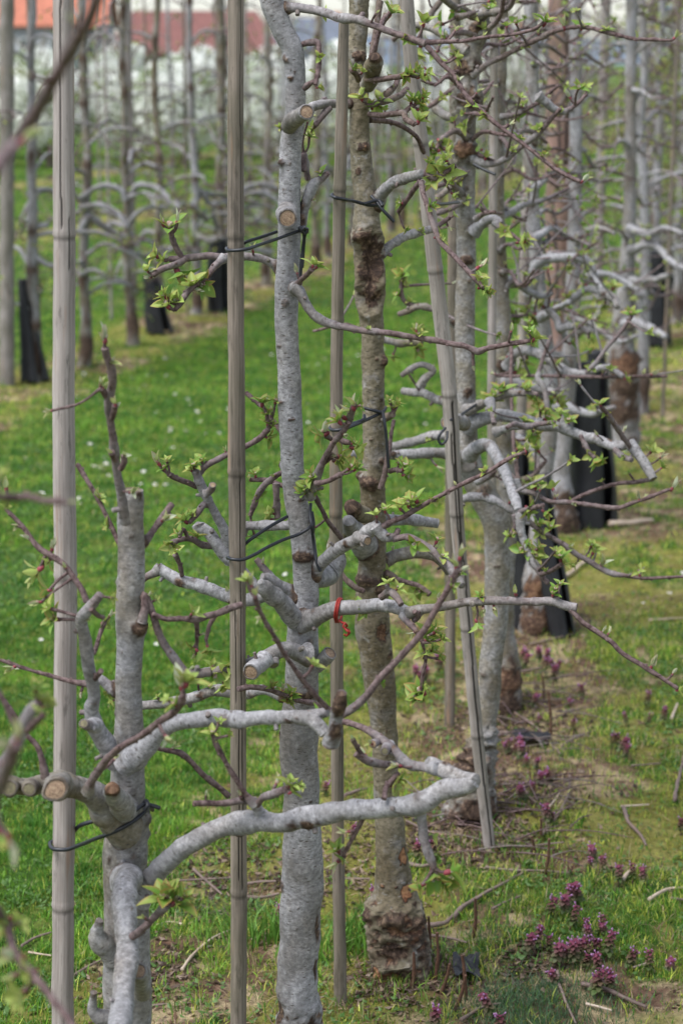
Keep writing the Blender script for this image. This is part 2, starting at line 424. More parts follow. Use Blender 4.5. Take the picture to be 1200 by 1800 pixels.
# ------------------------------------------------------------------ grass
rng = np.random.default_rng(7)
def blades(name, label, x, y, h, w, lean, col, mat=GRASS, z=None):
    n = len(x); yaw = rng.uniform(0, 2 * math.pi, n); ld = rng.uniform(0, 2 * math.pi, n)
    if z is None: z = gz(x, y)
    sx, sy = np.cos(yaw) * w / 2, np.sin(yaw) * w / 2
    lx, ly = np.cos(ld) * h * lean, np.sin(ld) * h * lean
    hz = h * np.sqrt(np.clip(1 - lean ** 2, .04, 1))
    b = np.stack([x, y, z - .002], 1); s = np.stack([sx, sy, sx * 0], 1)
    m1 = b + np.stack([lx * .30, ly * .30, hz * .55], 1); tp = b + np.stack([lx, ly, hz], 1)
    V = np.stack([b - s, b + s, m1 + s * .8, m1 - s * .8, tp], 1).reshape(-1, 3)
    k = np.arange(n)[:, None] * 5
    g = Geo(); c = np.repeat(np.hstack([col, np.ones((n, 1))]), 5, 0)
    g.add(V, k + np.array([[0, 1, 2, 3]]), None, c)
    g.f.append((k + np.array([[3, 2, 4]]), 0))
    return tag(g.build(name, [mat], smooth=False), label, 'grass', kind='stuff')
def in_view(n, y0, y1, pw):
    y = y0 + (y1 - y0) * rng.random(n) ** pw; hw = .182 * y + .45
    return rng.uniform(-1, 1, n) * hw, y
def grass_cols(x, y):
    n = len(x); t = fbm2(x, y, 5.5, 44, 3); r = rng.random(n); r2 = rng.random(n)
    g, st, rt, _, _ = zones(x, y)
    A = np.array([.050, .165, .020]); B = np.array([.19, .36, .040]); C = np.array([.40, .44, .075]); S = np.array([.46, .37, .21])
    k = np.clip((t - .40) * 2.6 + (r - .5) * .9 + .1, 0, 1)[:, None]
    c = A + (B - A) * k
    yel = np.clip(.10 + .30 * st + .22 * rt, 0, 1); c = np.where((r2 < yel)[:, None], C * (0.7 + .6 * r[:, None]), c)
    c = c * np.exp(rng.normal(0, .22, (n, 1))) * (.72 + .56 * fbm2(x, y, 13, 49, 3))[:, None]
    c = np.where((r2 > 1 - (.02 + .12 * st + .06 * rt))[:, None], S * (.6 + .6 * r[:, None]), c)
    return c
def lawn(name, label, N, y0, y1, pw, h0, h1, w0, w1):
    x, y = in_view(N, y0, y1, pw); g, st, rt, n1, n2 = zones(x, y)
    clump = fbm2(x, y, 24, 61, 2)
    keep = rng.random(N) < np.clip(g * (.40 + 1.1 * sstep(.38, .62, clump)), .16, 1)
    x, y, g, st, clump = x[keep], y[keep], g[keep], st[keep], clump[keep]; n = len(x)
    tall = .55 + 1.0 * sstep(.45, .7, clump) * rng.random(n)
    blades(name, label, x, y, rng.uniform(h0, h1, n) * tall, rng.uniform(w0, w1, n), np.clip(rng.uniform(.1, .95, n), 0, .95), grass_cols(x, y))
lawn('near_grass', 'short tufted grass growing round the nearest trees', 430000, 2.7, 6.2, .95, .014, .036, .0014, .0030)
lawn('lane_grass', 'short green grass across the middle of the lane', 300000, 6.2, 14, .8, .018, .040, .003, .006)
lawn('far_grass', 'distant grass between the far tree rows', 170000, 14, 45, .7, .03, .06, .01, .02)
# dead stalks and straw lying on the bare strips
x, y = in_view(90000, 2.7, 11, 1.1); g_, st, rt, n1, n2 = zones(x, y)
keep = rng.random(len(x)) < (.05 + .9 * (1 - g_)) * (.12 + .88 * sstep(.45, .65, fbm2(x, y, 4.3, 91, 3)))
x, y = x[keep], y[keep]; n = len(x); r = rng.random((n, 1))
blades('dead_straw', 'dry straw and dead stalks lying on the bare strips', x, y, rng.uniform(.02, .06, n), rng.uniform(.0012, .0026, n), rng.uniform(.93, .99, n),
       np.where(r < .55, np.array([.34, .25, .15]), np.array([.16, .095, .06])) * rng.uniform(.55, 1.25, (n, 1)), z=gz(x, y) + .004)
# leaf litter and moss flakes
def flakes(name, label, x, y, size, col, lift=.003, tilt=.5, cat='litter', mat=GRASS):
    n = len(x); yaw = rng.uniform(0, 6.283, n); z = gz(x, y) + lift
    a = np.stack([np.cos(yaw), np.sin(yaw), rng.uniform(-tilt, tilt, n)], 1) * size[:, None]
    b = np.stack([-np.sin(yaw), np.cos(yaw), rng.uniform(-tilt, tilt, n)], 1) * (size * rng.uniform(.3, .75, n))[:, None]
    c = np.stack([x, y, z], 1); up = np.array([0, 0, 1.]) * (size * .25)[:, None]
    V = np.stack([c - a, c + b - up, c + a, c - b - up], 1).reshape(-1, 3)
    k = np.arange(n)[:, None] * 4; g = Geo()
    g.add(V, k + np.array([[0, 1, 2, 3]]), None, np.repeat(np.hstack([col, np.ones((n, 1))]), 4, 0))
    return tag(g.build(name, [mat], smooth=False), label, cat, kind='stuff')
x, y = in_view(60000, 2.7, 10, 1.1); g_, st, rt, n1, n2 = zones(x, y)
keep = rng.random(len(x)) < (.04 + .8 * (1 - g_)) * sstep(.4, .6, fbm2(x, y, 6, 191, 3)); x, y = x[keep], y[keep]; n = len(x); r = rng.random((n, 1))
flakes('leaf_litter', 'brown crumbs of dead leaf and bark on the ground', x, y, rng.uniform(.002, .009, n), np.where(r < .6, np.array([.13, .075, .045]), np.array([.33, .24, .16])) * rng.uniform(.5, 1.3, (n, 1)))
x, y = in_view(150000, 2.7, 9, 1.1); g_, st, rt, n1, n2 = zones(x, y)
keep = rng.random(len(x)) < (.15 + .6 * g_) * sstep(.50, .60, fbm2(x, y, 4.4, 291, 3)); x, y = x[keep], y[keep]; n = len(x); t = rng.random((n, 1))
flakes('low_weeds', 'small round-leaved weeds matted among the grass', x, y, rng.uniform(.003, .0085, n), np.array([.055, .13, .022]) + t * np.array([.06, .08, .035]), lift=.010, tilt=.6, cat='ground cover')
# bluish feathery yarrow patch, bottom right, and longer tufts at the foot of the canes
def tuft(px, py, n, spread, h, col, w=.003, lean=(.1, .8)):
    c = ground_at(px, py); x = c[0] + rng.normal(0, spread, n); y = c[1] + rng.normal(0, spread, n)
    return x, y, rng.uniform(.5, 1, n) * h, rng.uniform(.6, 1.1, n) * w, rng.uniform(*lean, n), np.array(col) * rng.uniform(.6, 1.35, (n, 1))
T_ = [tuft(470, 1640, 110, .035, .10, (.11, .24, .035), .0045), tuft(385, 1640, 60, .05, .09, (.13, .26, .04), .0045), tuft(620, 1660, 120, .04, .11, (.11, .24, .035), .005),
      tuft(655, 1640, 50, .03, .10, (.10, .22, .035), .0045), tuft(1000, 1600, 120, .06, .05, (.12, .24, .035)), tuft(1090, 1640, 260, .10, .05, (.10, .22, .03)),
      tuft(940, 1500, 100, .08, .05, (.15, .24, .04)), tuft(620, 1380, 200, .12, .05, (.12, .24, .03)), tuft(50, 1540, 300, .14, .05, (.12, .26, .035)), tuft(150, 1790, 120, .08, .05, (.12, .24, .03)),
      tuft(740, 1700, 160, .07, .05, (.14, .25, .04)), tuft(640, 1780, 200, .09, .045, (.15, .24, .05)), tuft(820, 1560, 200, .10, .045, (.13, .25, .04))]
A_ = [np.concatenate([t[k] for t in T_]) for k in range(6)]
blades('grass_tufts', 'longer bright green grass tufts by the canes and trunks', *A_)
T_ = [tuft(960, 1770, 2600, .085, .035, (.085, .16, .075), .0016, (.3, .95)), tuft(890, 1760, 900, .05, .03, (.085, .16, .075), .0016, (.3, .95)), tuft(840, 1650, 600, .06, .03, (.075, .15, .05), .0016, (.3, .95)), tuft(400, 1590, 500, .06, .03, (.10, .16, .07), .0016, (.3, .95))]
A_ = [np.concatenate([t[k] for t in T_]) for k in range(6)]
blades('yarrow', 'feathery grey-green yarrow leaves at the lower right', *A_)
def litter_at(spots):
    xs, ys = [], []
    for px, py, n, s in spots:
        c = ground_at(px, py); xs.append(c[0] + rng.normal(0, s, n)); ys.append(c[1] + rng.normal(0, s * 1.3, n))
    x, y = np.concatenate(xs), np.concatenate(ys); n = len(x); r = rng.random((n, 1))
    flakes('bark_crumbs', 'dark bark crumbs and chips heaped round the trunk feet', x, y, rng.uniform(.003, .013, n), np.where(r < .7, np.array([.075, .045, .03]), np.array([.25, .18, .13])) * rng.uniform(.5, 1.3, (n, 1)), lift=.006)
litter_at([(700, 1715, 500, .05), (800, 1470, 900, .09), (900, 1400, 700, .10), (880, 1270, 700, .09), (940, 1110, 500, .12), (780, 1700, 300, .05), (600, 1560, 200, .06), (400, 1530, 700, .10), (270, 1700, 300, .06), (930, 1690, 250, .04), (860, 1480, 500, .07)])

# ------------------------------------------------------------------ hills, far field
g = Geo()
for (Y, hb, sd, name) in ((1700., 26., 5, 'hills'),):
    xs_ = np.linspace(-1500, 1500, 300); top = hb * (.55 + .9 * fbm2(xs_, xs_ * 0, .0035, sd, 4))
    rowsy = [0, .25, .6, 1.0, 1.5]; V = []
    for k, t in enumerate(rowsy):
        V.append(np.stack([xs_, np.full_like(xs_, Y + t * 300), top * math.sin(min(t, 1) * math.pi / 2) - 2 + fbm2(xs_, xs_ * 0 + t * 50, .03, 9, 2) * 3], 1))
    V = np.concatenate(V); n = len(xs_)
    i = np.arange(len(rowsy) - 1)[:, None] * n; j = np.arange(n - 1)[None, :]
    g.add(V, np.stack([i + j, i + j + 1, i + j + 1 + n, i + j + n], 2).reshape(-1, 4))
tag(g.build('hills', [mk_plain('haze_tinted_woodland', (.13, .16, .20), .95, .25, .02, .05)]), 'low wooded hills on the horizon, tinted blue-grey for haze', kind='structure')  # no air is built; the blue-grey of haze is put into the woodland colour

# ------------------------------------------------------------------ leaf clusters
GR, YG, BZ, SV, PK = map(np.array, ([.15, .30, .045], [.36, .46, .12], [.44, .20, .09], [.48, .53, .40], [.36, .08, .10]))
def leaf_geo(g, base, a, nrm, L, W, curl, fold, c0, c1, na=6, nc=5):
    a = a / np.linalg.norm(a); nrm = nrm - a * (nrm @ a); nrm /= max(np.linalg.norm(nrm), 1e-6); s = np.cross(a, nrm)
    t = np.linspace(0, 1, na + 1); k = np.linspace(-1, 1, nc)
    w = W * L * np.sin(math.pi * np.clip(t, 0, 1) ** .8) ** .85 * (1 - .15 * t) + .012 * L
    w[-1] = .002
    P = base + a * (t * L)[:, None] - nrm * (curl * t ** 2 * L)[:, None]
    V = P[:, None, :] + s * (k[None, :, None] * w[:, None, None]) + nrm * (np.abs(k)[None, :, None] * fold * w[:, None, None])
    e = np.clip(np.abs(k)[None, :] ** 2.5 * .9 + (t[:, None] - .55) * .8, 0, 1)
    e = np.clip(e, 0, 1)
    c = c0 + (c1 - c0) * e[:, :, None]
    c = np.concatenate([c, np.ones(c.shape[:2] + (1,))], 2).reshape(-1, 4)
    n = nc; i = np.arange(na)[:, None] * n; j = np.arange(n - 1)[None, :]
    g.add(V.reshape(-1, 3), np.stack([i + j, i + j + 1, i + j + 1 + n, i + j + n], 2).reshape(-1, 4), None, c)
def ellip(g, c, ax, r, l, col, nu=6, nv=4):
    ax = ax / np.linalg.norm(ax); r0 = np.cross(ax, [.3, .8, .51]); r0 /= np.linalg.norm(r0); r1 = np.cross(ax, r0)
    V = []
    for v in range(nv + 1):
        ph = math.pi * v / nv
        for u in range(nu):
            th = 2 * math.pi * u / nu; V.append(c + ax * (-math.cos(ph) * l) + (r0 * math.cos(th) + r1 * math.sin(th)) * math.sin(ph) * r)
    F = [(v * nu + u, v * nu + (u + 1) % nu, (v + 1) * nu + (u + 1) % nu, (v + 1) * nu + u) for v in range(nv) for u in range(nu)]
    g.add(V, np.array(F), None, [*col, 1])
def cluster_geo(seed, kind, low=False):
    r = random.Random(seed); g = Geo(); Z = np.array([0, 0, 1.])
    tone = r.random(); nl = r.randint(4, 7) if kind == 'o' else r.randint(3, 4)
    if low: nl = 4
    ph0 = r.random() * 6.28
    for i in range(nl):
        ph = ph0 + i * 2.4 + r.uniform(-.3, .3); f = i / max(nl - 1, 1)
        th = math.radians((62 - 40 * f if kind == 'o' else 24 - 14 * f) + r.uniform(-12, 12))
        d = np.array([math.cos(ph) * math.sin(th), math.sin(ph) * math.sin(th), math.cos(th)])
        nrm = Z * math.sin(th) - np.array([math.cos(ph), math.sin(ph), 0]) * math.cos(th)
        L = r.uniform(.75, 1.05) * (1 - .30 * f)
        if kind == 'o':
            c0 = GR + (YG - GR) * np.clip(tone + r.uniform(-.3, .3), 0, 1); c1 = c0 + (BZ - c0) * np.clip(1.2 * r.random() - tone * .4, 0, .95)
            W, curl, fold = r.uniform(.23, .33), r.uniform(-.05, .4), r.uniform(.25, .75)
        else:
            c0 = SV + (YG - SV) * r.uniform(.1, .9); c1 = c0 + (PK * 1.4 - c0) * r.uniform(.0, .55)
            W, curl, fold = r.uniform(.16, .23), r.uniform(-.25, .2), r.uniform(.5, 1.)
        if low: leaf_geo(g, np.zeros(3), d, nrm, L, W, curl, fold, c0, c1, 2, 3)
        else: leaf_geo(g, d * .05, d, nrm, L, W, curl, fold, c0, c1)
    if not low:
        for i in range(r.randint(3, 5) if kind == 'o' else 2):
            ph = r.random() * 6.28; d = np.array([math.cos(ph) * .35, math.sin(ph) * .35, 1.])
            ellip(g, d * .20, d, .075, .14, SV + (PK * 1.6 - SV) * r.uniform(.05, .6))
        ellip(g, np.array([0, 0, -.02]), Z, .12, .20, PK * r.uniform(.5, 1.1))
    return g
OPEN = [cluster_geo(100 + k, 'o').mesh('leaf_cluster', [LEAF]) for k in range(14)]
BUD = [cluster_geo(200 + k, 'b').mesh('bud_cluster', [LEAF]) for k in range(10)]
LOWG = []
for k in range(8):
    q = cluster_geo(300 + k, 'o', True); LOWG.append((np.concatenate(q.v), q.f, np.concatenate(q.c)))
R_ = random.Random(11)
def orient(d):
    q = Vector([float(v) for v in d]).normalized().to_track_quat('Z', 'Y'); return q @ Quaternion((0, 0, 1), R_.uniform(0, 6.28))
def add_cluster(p, d, L, kind, parent, root_loc):
    me = R_.choice(OPEN if kind == 'o' else BUD)
    o = link('leaf_cluster' if kind == 'o' else 'bud_cluster', me, parent)
    o.location = Vector([float(v) for v in (np.asarray(p) - root_loc)]); o.rotation_mode = 'QUATERNION'; o.rotation_quaternion = orient(d)
    L *= 1.1 * R_.uniform(.75, 1.2); o.scale = (L * R_.uniform(.85, 1.1), L, L); return o
def low_cluster(g, p, d, L):
    v, f, c = R_.choice(LOWG); M = np.array(orient(d).to_matrix())
    vv = (v @ M.T) * L + p; b = g.n
    g.add(vv, f[0][0], None, c)
    for ff, mi in f[1:]: g.f.append((ff + b, 0))

# ------------------------------------------------------------------ hand-traced trees
def proj(P):
    P = np.atleast_2d(P); z = P[:, 1] * CT - (P[:, 2] - H) * ST
    return np.stack([600 + FPX * P[:, 0] / z, 900 - FPX * (P[:, 1] * ST + (P[:, 2] - H) * CT) / z], 1)
def path3(pts, Y0, Y1):
    pts = [tuple(p) for p in pts]; xy = np.array([p[:2] for p in pts], float)
    d = np.concatenate([[0], np.cumsum(np.hypot(*np.diff(xy, axis=0).T))]); t = d / d[-1]
    P, R = [], []
    for p, tt in zip(pts, t):
        Y = p[3] if len(p) > 3 else Y0 + (Y1 - Y0) * tt
        w = at(p[0], p[1], Y); P.append(w); R.append(p[2] * mpp(w))
    return np.array(P), np.array(R)
class Tree:
    def __init__(s, label, base_xy, tint=.3, group=None, name='apple_tree', twiggy=0):
        s.twiggy = twiggy
        s.o = np.array([base_xy[0], base_xy[1], gz1(*base_xy)]); s.tint = tint
        s.root = empty(name, s.o, label, 'tree', group); s.nc = 0
    def trunk(s, pts, Y, bumps=(), sides=48, step=.006, cut=False, rough=.0012, ground=True, lump=.022, burr=()):
        P, R = path3([(p[0], p[1], p[2]) for p in pts], Y, Y)
        if ground:
            e = P[-1].copy(); gzz = gz1(e[0], e[1])
            if e[2] > gzz: P = np.vstack([P, [[e[0], e[1], gzz - .03]]]); R = np.append(R, R[-1] * 1.15)
        bb = []; R_2 = random.Random(len(pts) * 7 + int(Y * 100))
        for _ in range(9):
            b0 = R_2.uniform(60, 1700); bumps = list(bumps) + [(np.interp(b0, [p[1] for p in pts], [p[0] for p in pts]) + R_2.uniform(-18, 18), b0, R_2.uniform(4, 9), R_2.uniform(1, 4), R_2.uniform(.4, .9), R_2.choice([.4, .6, 1]))]
        for b in bumps:   # (px, py, size px, height px, wound, aspect)
            rad = np.interp(b[1], [p[1] for p in pts], [p[2] for p in pts]); cx = np.interp(b[1], [p[1] for p in pts], [p[0] for p in pts])
            k = np.clip((b[0] - cx) / max(rad, 1e-3), -1, 1); c = at(b[0], b[1], Y); m = mpp(c)
            c[1] = Y - rad * m * math.sqrt(1 - k * k) * .9
            bb.append((c, b[2] * m, b[3] * m, b[4], b[5] if len(b) > 5 else 1.0))
        def post(Pv, Nv, tc, sl, sides_, wv, yv):
            py = proj(Pv)[:, 1]
            for y0, y1, amp, wnd in burr:
                e = (fbm(Pv * 30, 8, 2) - .5) * (y1 - y0) * .5
                m = sstep(y0 - 6, y0 + 10, py + e) * (1 - sstep(y1 - 10, y1 + 10, py + e))
                r1 = 1 - np.abs(2 * fbm(Pv * np.array([1, 1, 1.3]) * 42, 21, 4) - 1) * 2.2; r2 = fbm(Pv * 130, 22, 3) - .5
                Pv = Pv + Nv * (m * (r1 * amp + r2 * amp * .9))[:, None]
                wv = np.maximum(wv, m * wnd * sstep(-.15, .25, (.35 - r1) + r2 * 1.2 + (fbm(Pv * 18, 23, 2) - .5) * 1.5))
            return Pv, wv, yv
        g = Geo(); s.Q, s.q = tube(g, P[:] if cut is False else P, R, sides, step, lump, 1.0, cut=False, cut0=cut, post=post if burr else None, young=0, tint=s.tint, bumps=bb, rough=rough, knots=False)
        s.trunk_o = g.build('trunk', TREEM, s.root, s.o); return s.trunk_o
    def collar(s, Pv, Nv, tc, sl, sides, wv, yv):
        if not hasattr(s, 'Q'): return Pv, wv, yv
        d = np.min(np.linalg.norm(Pv[:, None, :] - s.Q[None, ::4, :], axis=2) - s.q[None, ::4], axis=1)
        m = np.exp(-(np.abs(d - .001) / .0075) ** 2); n = fbm(Pv * 120, 5, 3) - .5
        return Pv + Nv * (m * (.0022 + n * .006))[:, None], np.maximum(wv, sstep(.35, .75, m + n * .9) * .85), yv
    def branch(s, *paths, cl=(), auto=True, name='branch', label=None, tint=None, bumps=(), sides=16):
        """paths: (flags, Y0, Y1, [(x,y,hw[,Y])...]); flags: c cut end, n no tip cluster"""
        bb = []
        for b in bumps:
            c = at(b[0], b[1], b[5]); m = mpp(c); bb.append((c, b[2] * m, b[3] * m, b[4]))
        groups = []; extra = []
        for fl, Y0, Y1, pts in paths:
            P, R = path3(pts, Y0, Y1); hit = None
            if R.max() > .006: R = R * (1 - (.07 + .22 * min(1, s.twiggy * 1.5)) * np.linspace(.25 * min(1, s.twiggy), 1, len(R))); R[0] *= 1.22
            for gi in groups:
                for Q_, q_, _, _ in gi['s']:
                    for e in (P[0], P[-1]):
                        d_ = np.linalg.norm(Q_ - e, axis=1); k_ = int(np.argmin(d_))
                        if d_[k_] < q_[k_] + .012: hit = gi
            if hit is None: hit = {'g': Geo(), 's': []}; groups.append(hit)
            bb2 = list(bb)
            if R.max() > .0055:
                n_ = max(2, int(np.linalg.norm(P[-1] - P[0]) / .05)); Qa, qa = catmull(P, R, .02)
                for _ in range(n_):
                    k = R_.randint(0, len(Qa) - 1); u = np.array([R_.uniform(-1, 1), R_.uniform(-1, .3), R_.uniform(-1, 1)]); u /= np.linalg.norm(u)
                    bb2.append((Qa[k] + u * qa[k] * .95, qa[k] * R_.uniform(.5, 1.0), qa[k] * R_.uniform(.12, .35), R_.choice([0, 0, .5, .9])))
            Q, q = tube(hit['g'], P, R, sides if R.max() > .004 else 8, .005, .12, 1.3, post=s.collar if R.max() > .006 else None, cut='c' in fl, cut0='o' in fl, tint=s.tint if tint is None else tint, bumps=bb2, rough=.0015 if R.max() > .005 else .0006)
            hit['s'].append((Q, q, proj(Q), fl))
            if s.twiggy and R.max() > .004:      # fine side shoots
                acc = R_.uniform(.03, .08) / s.twiggy
                for k in range(3, len(Q) - 2):
                    acc -= np.linalg.norm(Q[k] - Q[k - 1])
                    if acc < 0:
                        acc = R_.uniform(.04, .12) / s.twiggy
                        t = Q[k + 1] - Q[k - 1]; t /= np.linalg.norm(t); d = np.array([R_.uniform(-1, 1), R_.uniform(-1, 1), R_.uniform(-.5, 1)]); d -= t * (d @ t) * R_.uniform(.3, 1); d /= np.linalg.norm(d)
                        L_ = R_.choice([.02, .03, .05, .08, .14, .2]) * R_.uniform(.8, 1.2); b_ = np.array([R_.uniform(-.25, .25), R_.uniform(-.25, .25), R_.uniform(-.1, .35)])
                        pts_ = [Q[k], Q[k] + d * L_ * .4 + b_ * L_ * .12, Q[k] + d * L_ * .75 + b_ * L_ * .3, Q[k] + (d + b_ * .6) * L_]; r_ = R_.uniform(.0019, .0030)
                        Q2, q2 = tube(hit['g'], pts_, [r_ * 1.3, r_, r_ * .85, r_ * .8], 7, .008, .12, 1.4, tint=.2, young=R_.uniform(.3, 1))
                        extra.append((len(groups) - 1 if hit is groups[-1] else groups.index(hit), Q2, d + b_))
            # resting buds and short spurs along the wood
            acc = .015
            for k in range(2, len(Q) - 2):
                acc -= np.linalg.norm(Q[k] - Q[k - 1])
                if acc < 0:
                    t = Q[k + 1] - Q[k - 1]; t /= np.linalg.norm(t); d = np.array([R_.uniform(-1, 1), R_.uniform(-1, 1), R_.uniform(-1, 1)]); d -= t * (d @ t); d /= np.linalg.norm(d)
                    if q[k] < .0065:
                        acc = R_.uniform(.014, .034); b = hit['g'].n; ellip(hit['g'], Q[k] + d * q[k] * .95 + t * .001, t * .8 + d * .6, R_.uniform(.0014, .0021), R_.uniform(.0028, .0042), (1, 0, 0), 6, 4)
                    else:
                        acc = R_.uniform(.05, .16); h = R_.uniform(.003, .010) + q[k]; r_ = R_.uniform(.0022, .0038)
                        tube(hit['g'], [Q[k] + d * q[k] * .5, Q[k] + d * h + t * .002], [r_ * 1.3, r_], 8, .002, .12, young=R_.uniform(0, .8), tint=.4, rough=.001)
        placed = []; bo = None; s.branches = getattr(s, 'branches', [])
        parts = [[] for _ in groups]
        for gi, Q2, d in extra:
            if s.nc < 170: parts[gi].append(('c', Q2[-1], d + np.array([0, 0, .3]), R_.uniform(.011, .024), R_.choice('oob'))); s.nc += 1
        def near(px, py, r): return any(math.hypot(px - a, py - b) < r for a, b in placed)
        for c in cl:
            px, py, L = c[:3]; kind = c[3] if len(c) > 3 else ('o' if L >= 16 else 'b'); best = None
            for gi, G__ in enumerate(groups):
                for Q, q, pp, fl in G__['s']:
                    dd = np.hypot(pp[:, 0] - px, pp[:, 1] - py); k = int(np.argmin(dd))
                    if best is None or dd[k] < best[0]: best = (dd[k], gi, Q[k], q[k])
            _, gi, a, ra = best
            tgt = at(px, py, a[1] - ra * .5); Lm = L * mpp(tgt); d = tgt - a; nd = np.linalg.norm(d)
            d = d / nd if nd > 1e-4 else np.array([0, 0, 1.])
            d = d + np.array([R_.uniform(-.2, .2), R_.uniform(-.5, .1), .45]); d /= np.linalg.norm(d)
            b = tgt - d * Lm * .38
            if np.linalg.norm(b - a) > ra * .8: parts[gi].append(('s', a, b, max(.0016, Lm * .085)))
            parts[gi].append(('c', b, d, Lm, kind)); placed.append((px, py)); s.nc += 1
        for gi, G__ in enumerate(groups):
            for Q, q, pp, fl in G__['s']:
                if auto and 'n' not in fl and 'c' not in fl and q[-1] < .007 and not near(pp[-1, 0], pp[-1, 1], 28):
                    d = Q[-1] - Q[-3]; d /= np.linalg.norm(d)
                    parts[gi].append(('c', Q[-1] - d * .001, d + np.array([0, -.1, .3]), R_.uniform(.016, .026), R_.choice('oob'))); placed.append(tuple(pp[-1])); s.nc += 1
                acc = R_.uniform(.02, .06)
                for k in range(2, len(Q) - 3):
                    acc -= np.linalg.norm(Q[k] - Q[k - 1])
                    if acc < 0 and q[k] < .0078:
                        acc = R_.uniform(.05, .11) if auto else R_.uniform(.10, .2)
                        if near(pp[k, 0], pp[k, 1], 26) or s.nc > 170: continue
                        t = Q[k + 1] - Q[k - 1]; t /= np.linalg.norm(t)
                        d = np.array([R_.uniform(-1, 1), R_.uniform(-1, .6), R_.uniform(-.2, 1)]); d -= t * (d @ t); d /= np.linalg.norm(d)
                        ln = R_.choice([0, 0, .008, .018]) + q[k] * .8; b = Q[k] + d * ln + t * ln * .4
                        if ln > .007: parts[gi].append(('s', Q[k], b, R_.uniform(.0016, .0024)))
                        parts[gi].append(('c', b, d + t * .5 + np.array([0, 0, .25]), R_.uniform(.010, .021), R_.choice('obb'))); placed.append(tuple(pp[k])); s.nc += 1
        for gi, G__ in enumerate(groups):
            for it in parts[gi]:
                if it[0] == 's':
                    a, b, r = it[1:]; mid = (a + b) / 2 + np.array([R_.uniform(-.1, .1), 0, R_.uniform(-.15, .02)]) * np.linalg.norm(b - a)
                    tube(G__['g'], [a, mid, b], [r * 1.25, r, r * 1.15], 7, .004, .12, 1.5, tint=s.tint)
            bo = G__['g'].build(name, TREEM, s.root, s.o)
            if label: bo['label'] = label
            for it in parts[gi]:
                if it[0] == 'c': add_cluster(it[1], it[2], it[3], it[4], bo, s.o)
        return bo
    def stub(s, pts, Y0, Y1, sides=24, name='pruning_stub', bumps=(), cut=True, wound=0):
        P, R = path3(pts, Y0, Y1); g = Geo()
        FRESH[0] = 0.0
        if wound: bumps = [(P[-1], R[-1] * 2.2, .001, wound)]
        tube(g, P, R, sides, .004, .09, 1.2, cut=cut, bumps=bumps, young=0, tint=s.tint, rough=.0012)
        FRESH[0] = None
        return g.build(name, TREEM, s.root, s.o)

# ------------------------------------------------------------------ canes, posts, ties, guards
def cane(label, pts, Y0, Y1, nodes=(), slits=(), mat=CANE, sides=72, step=.006, green=.5, group=None, name='bamboo_cane', cat='cane', base=None, lump=.012):
    P, R = path3(pts, Y0, Y1)
    if base is None:
        e = P[-1]; P = np.vstack([P, [[e[0] + (P[-1] - P[-2])[0] * .05, e[1], gz1(e[0], e[1]) - .04]]]) if e[2] > 0 else P
        if len(R) < len(P): R = np.append(R, R[-1])
    ysrc = np.array([proj(p)[0, 1] for p in P])
    o = P[-1].copy(); o[2] = gz1(o[0], o[1])
    def post(Pv, Nv, tc, sl, sides, wv, yv):
        n = len(sl); py = proj(Pv.reshape(n, sides, 3).mean(1))[:, 1]
        A = Pv.reshape(n, sides, 3); W = wv.reshape(n, sides); NN = Nv.reshape(n, sides, 3)
        m0 = mpp(A[n // 2, 0])
        for ny in nodes:
            k = int(np.argmin(np.abs(py - ny))); d = sl - sl[k]
            A += NN * (.0011 * np.exp(-(d / .0035) ** 2) - .0006 * np.exp(-((d - .006) / .003) ** 2))[:, None, None]
            jj = (np.abs(d - .0055) < .0032); W[jj] = np.maximum(W[jj], .5)
            jj = (d > 0) & (d < .05); W[jj] = np.maximum(W[jj], (.28 * np.exp(-d[jj] / .025))[:, None] * (fbm(np.stack([np.tile(np.arange(sides) * .3, jj.sum()), np.repeat(d[jj] * 80, sides), np.zeros(jj.sum() * sides)], 1), 3, 2).reshape(-1, sides) > .5))
        for off, y0, y1, dep in slits:
            th = math.asin(-off) % (2 * math.pi); c = th / (2 * math.pi) * sides
            rows = np.where((py > y0) & (py < y1))[0]
            for rI in rows:
                wob = c + .8 * math.sin(sl[rI] * 9) ; k = int(round(wob)) % sides
                A[rI, k] -= NN[rI, k] * dep; W[rI, k] = 1.0
                W[rI, (k + 1) % sides] = max(W[rI, (k + 1) % sides], .35)
        return A.reshape(-1, 3), W.reshape(-1), yv
    g = Geo(); tube(g, P, R, sides, step, lump, .6, cut0=True, young=0, tint=green, knots=False, post=post)
    ob = g.build(name, [mat, CUT], None, o, loc=Vector([float(v) for v in o]))
    return tag(ob, label, cat, group)
def cord(name, label, cat, runs, r, mat, group=None):
    g = Geo(); first = None
    for pts in runs:
        P = np.array([at(*p) for p in pts]); 
        if first is None: first = P[0]
        tube(g, P, np.full(len(P), r), 10, .004, 0, cut=False, knots=False)
    return tag(g.build(name, [mat], None, first, loc=Vector([float(v) for v in first])), label, cat, group)
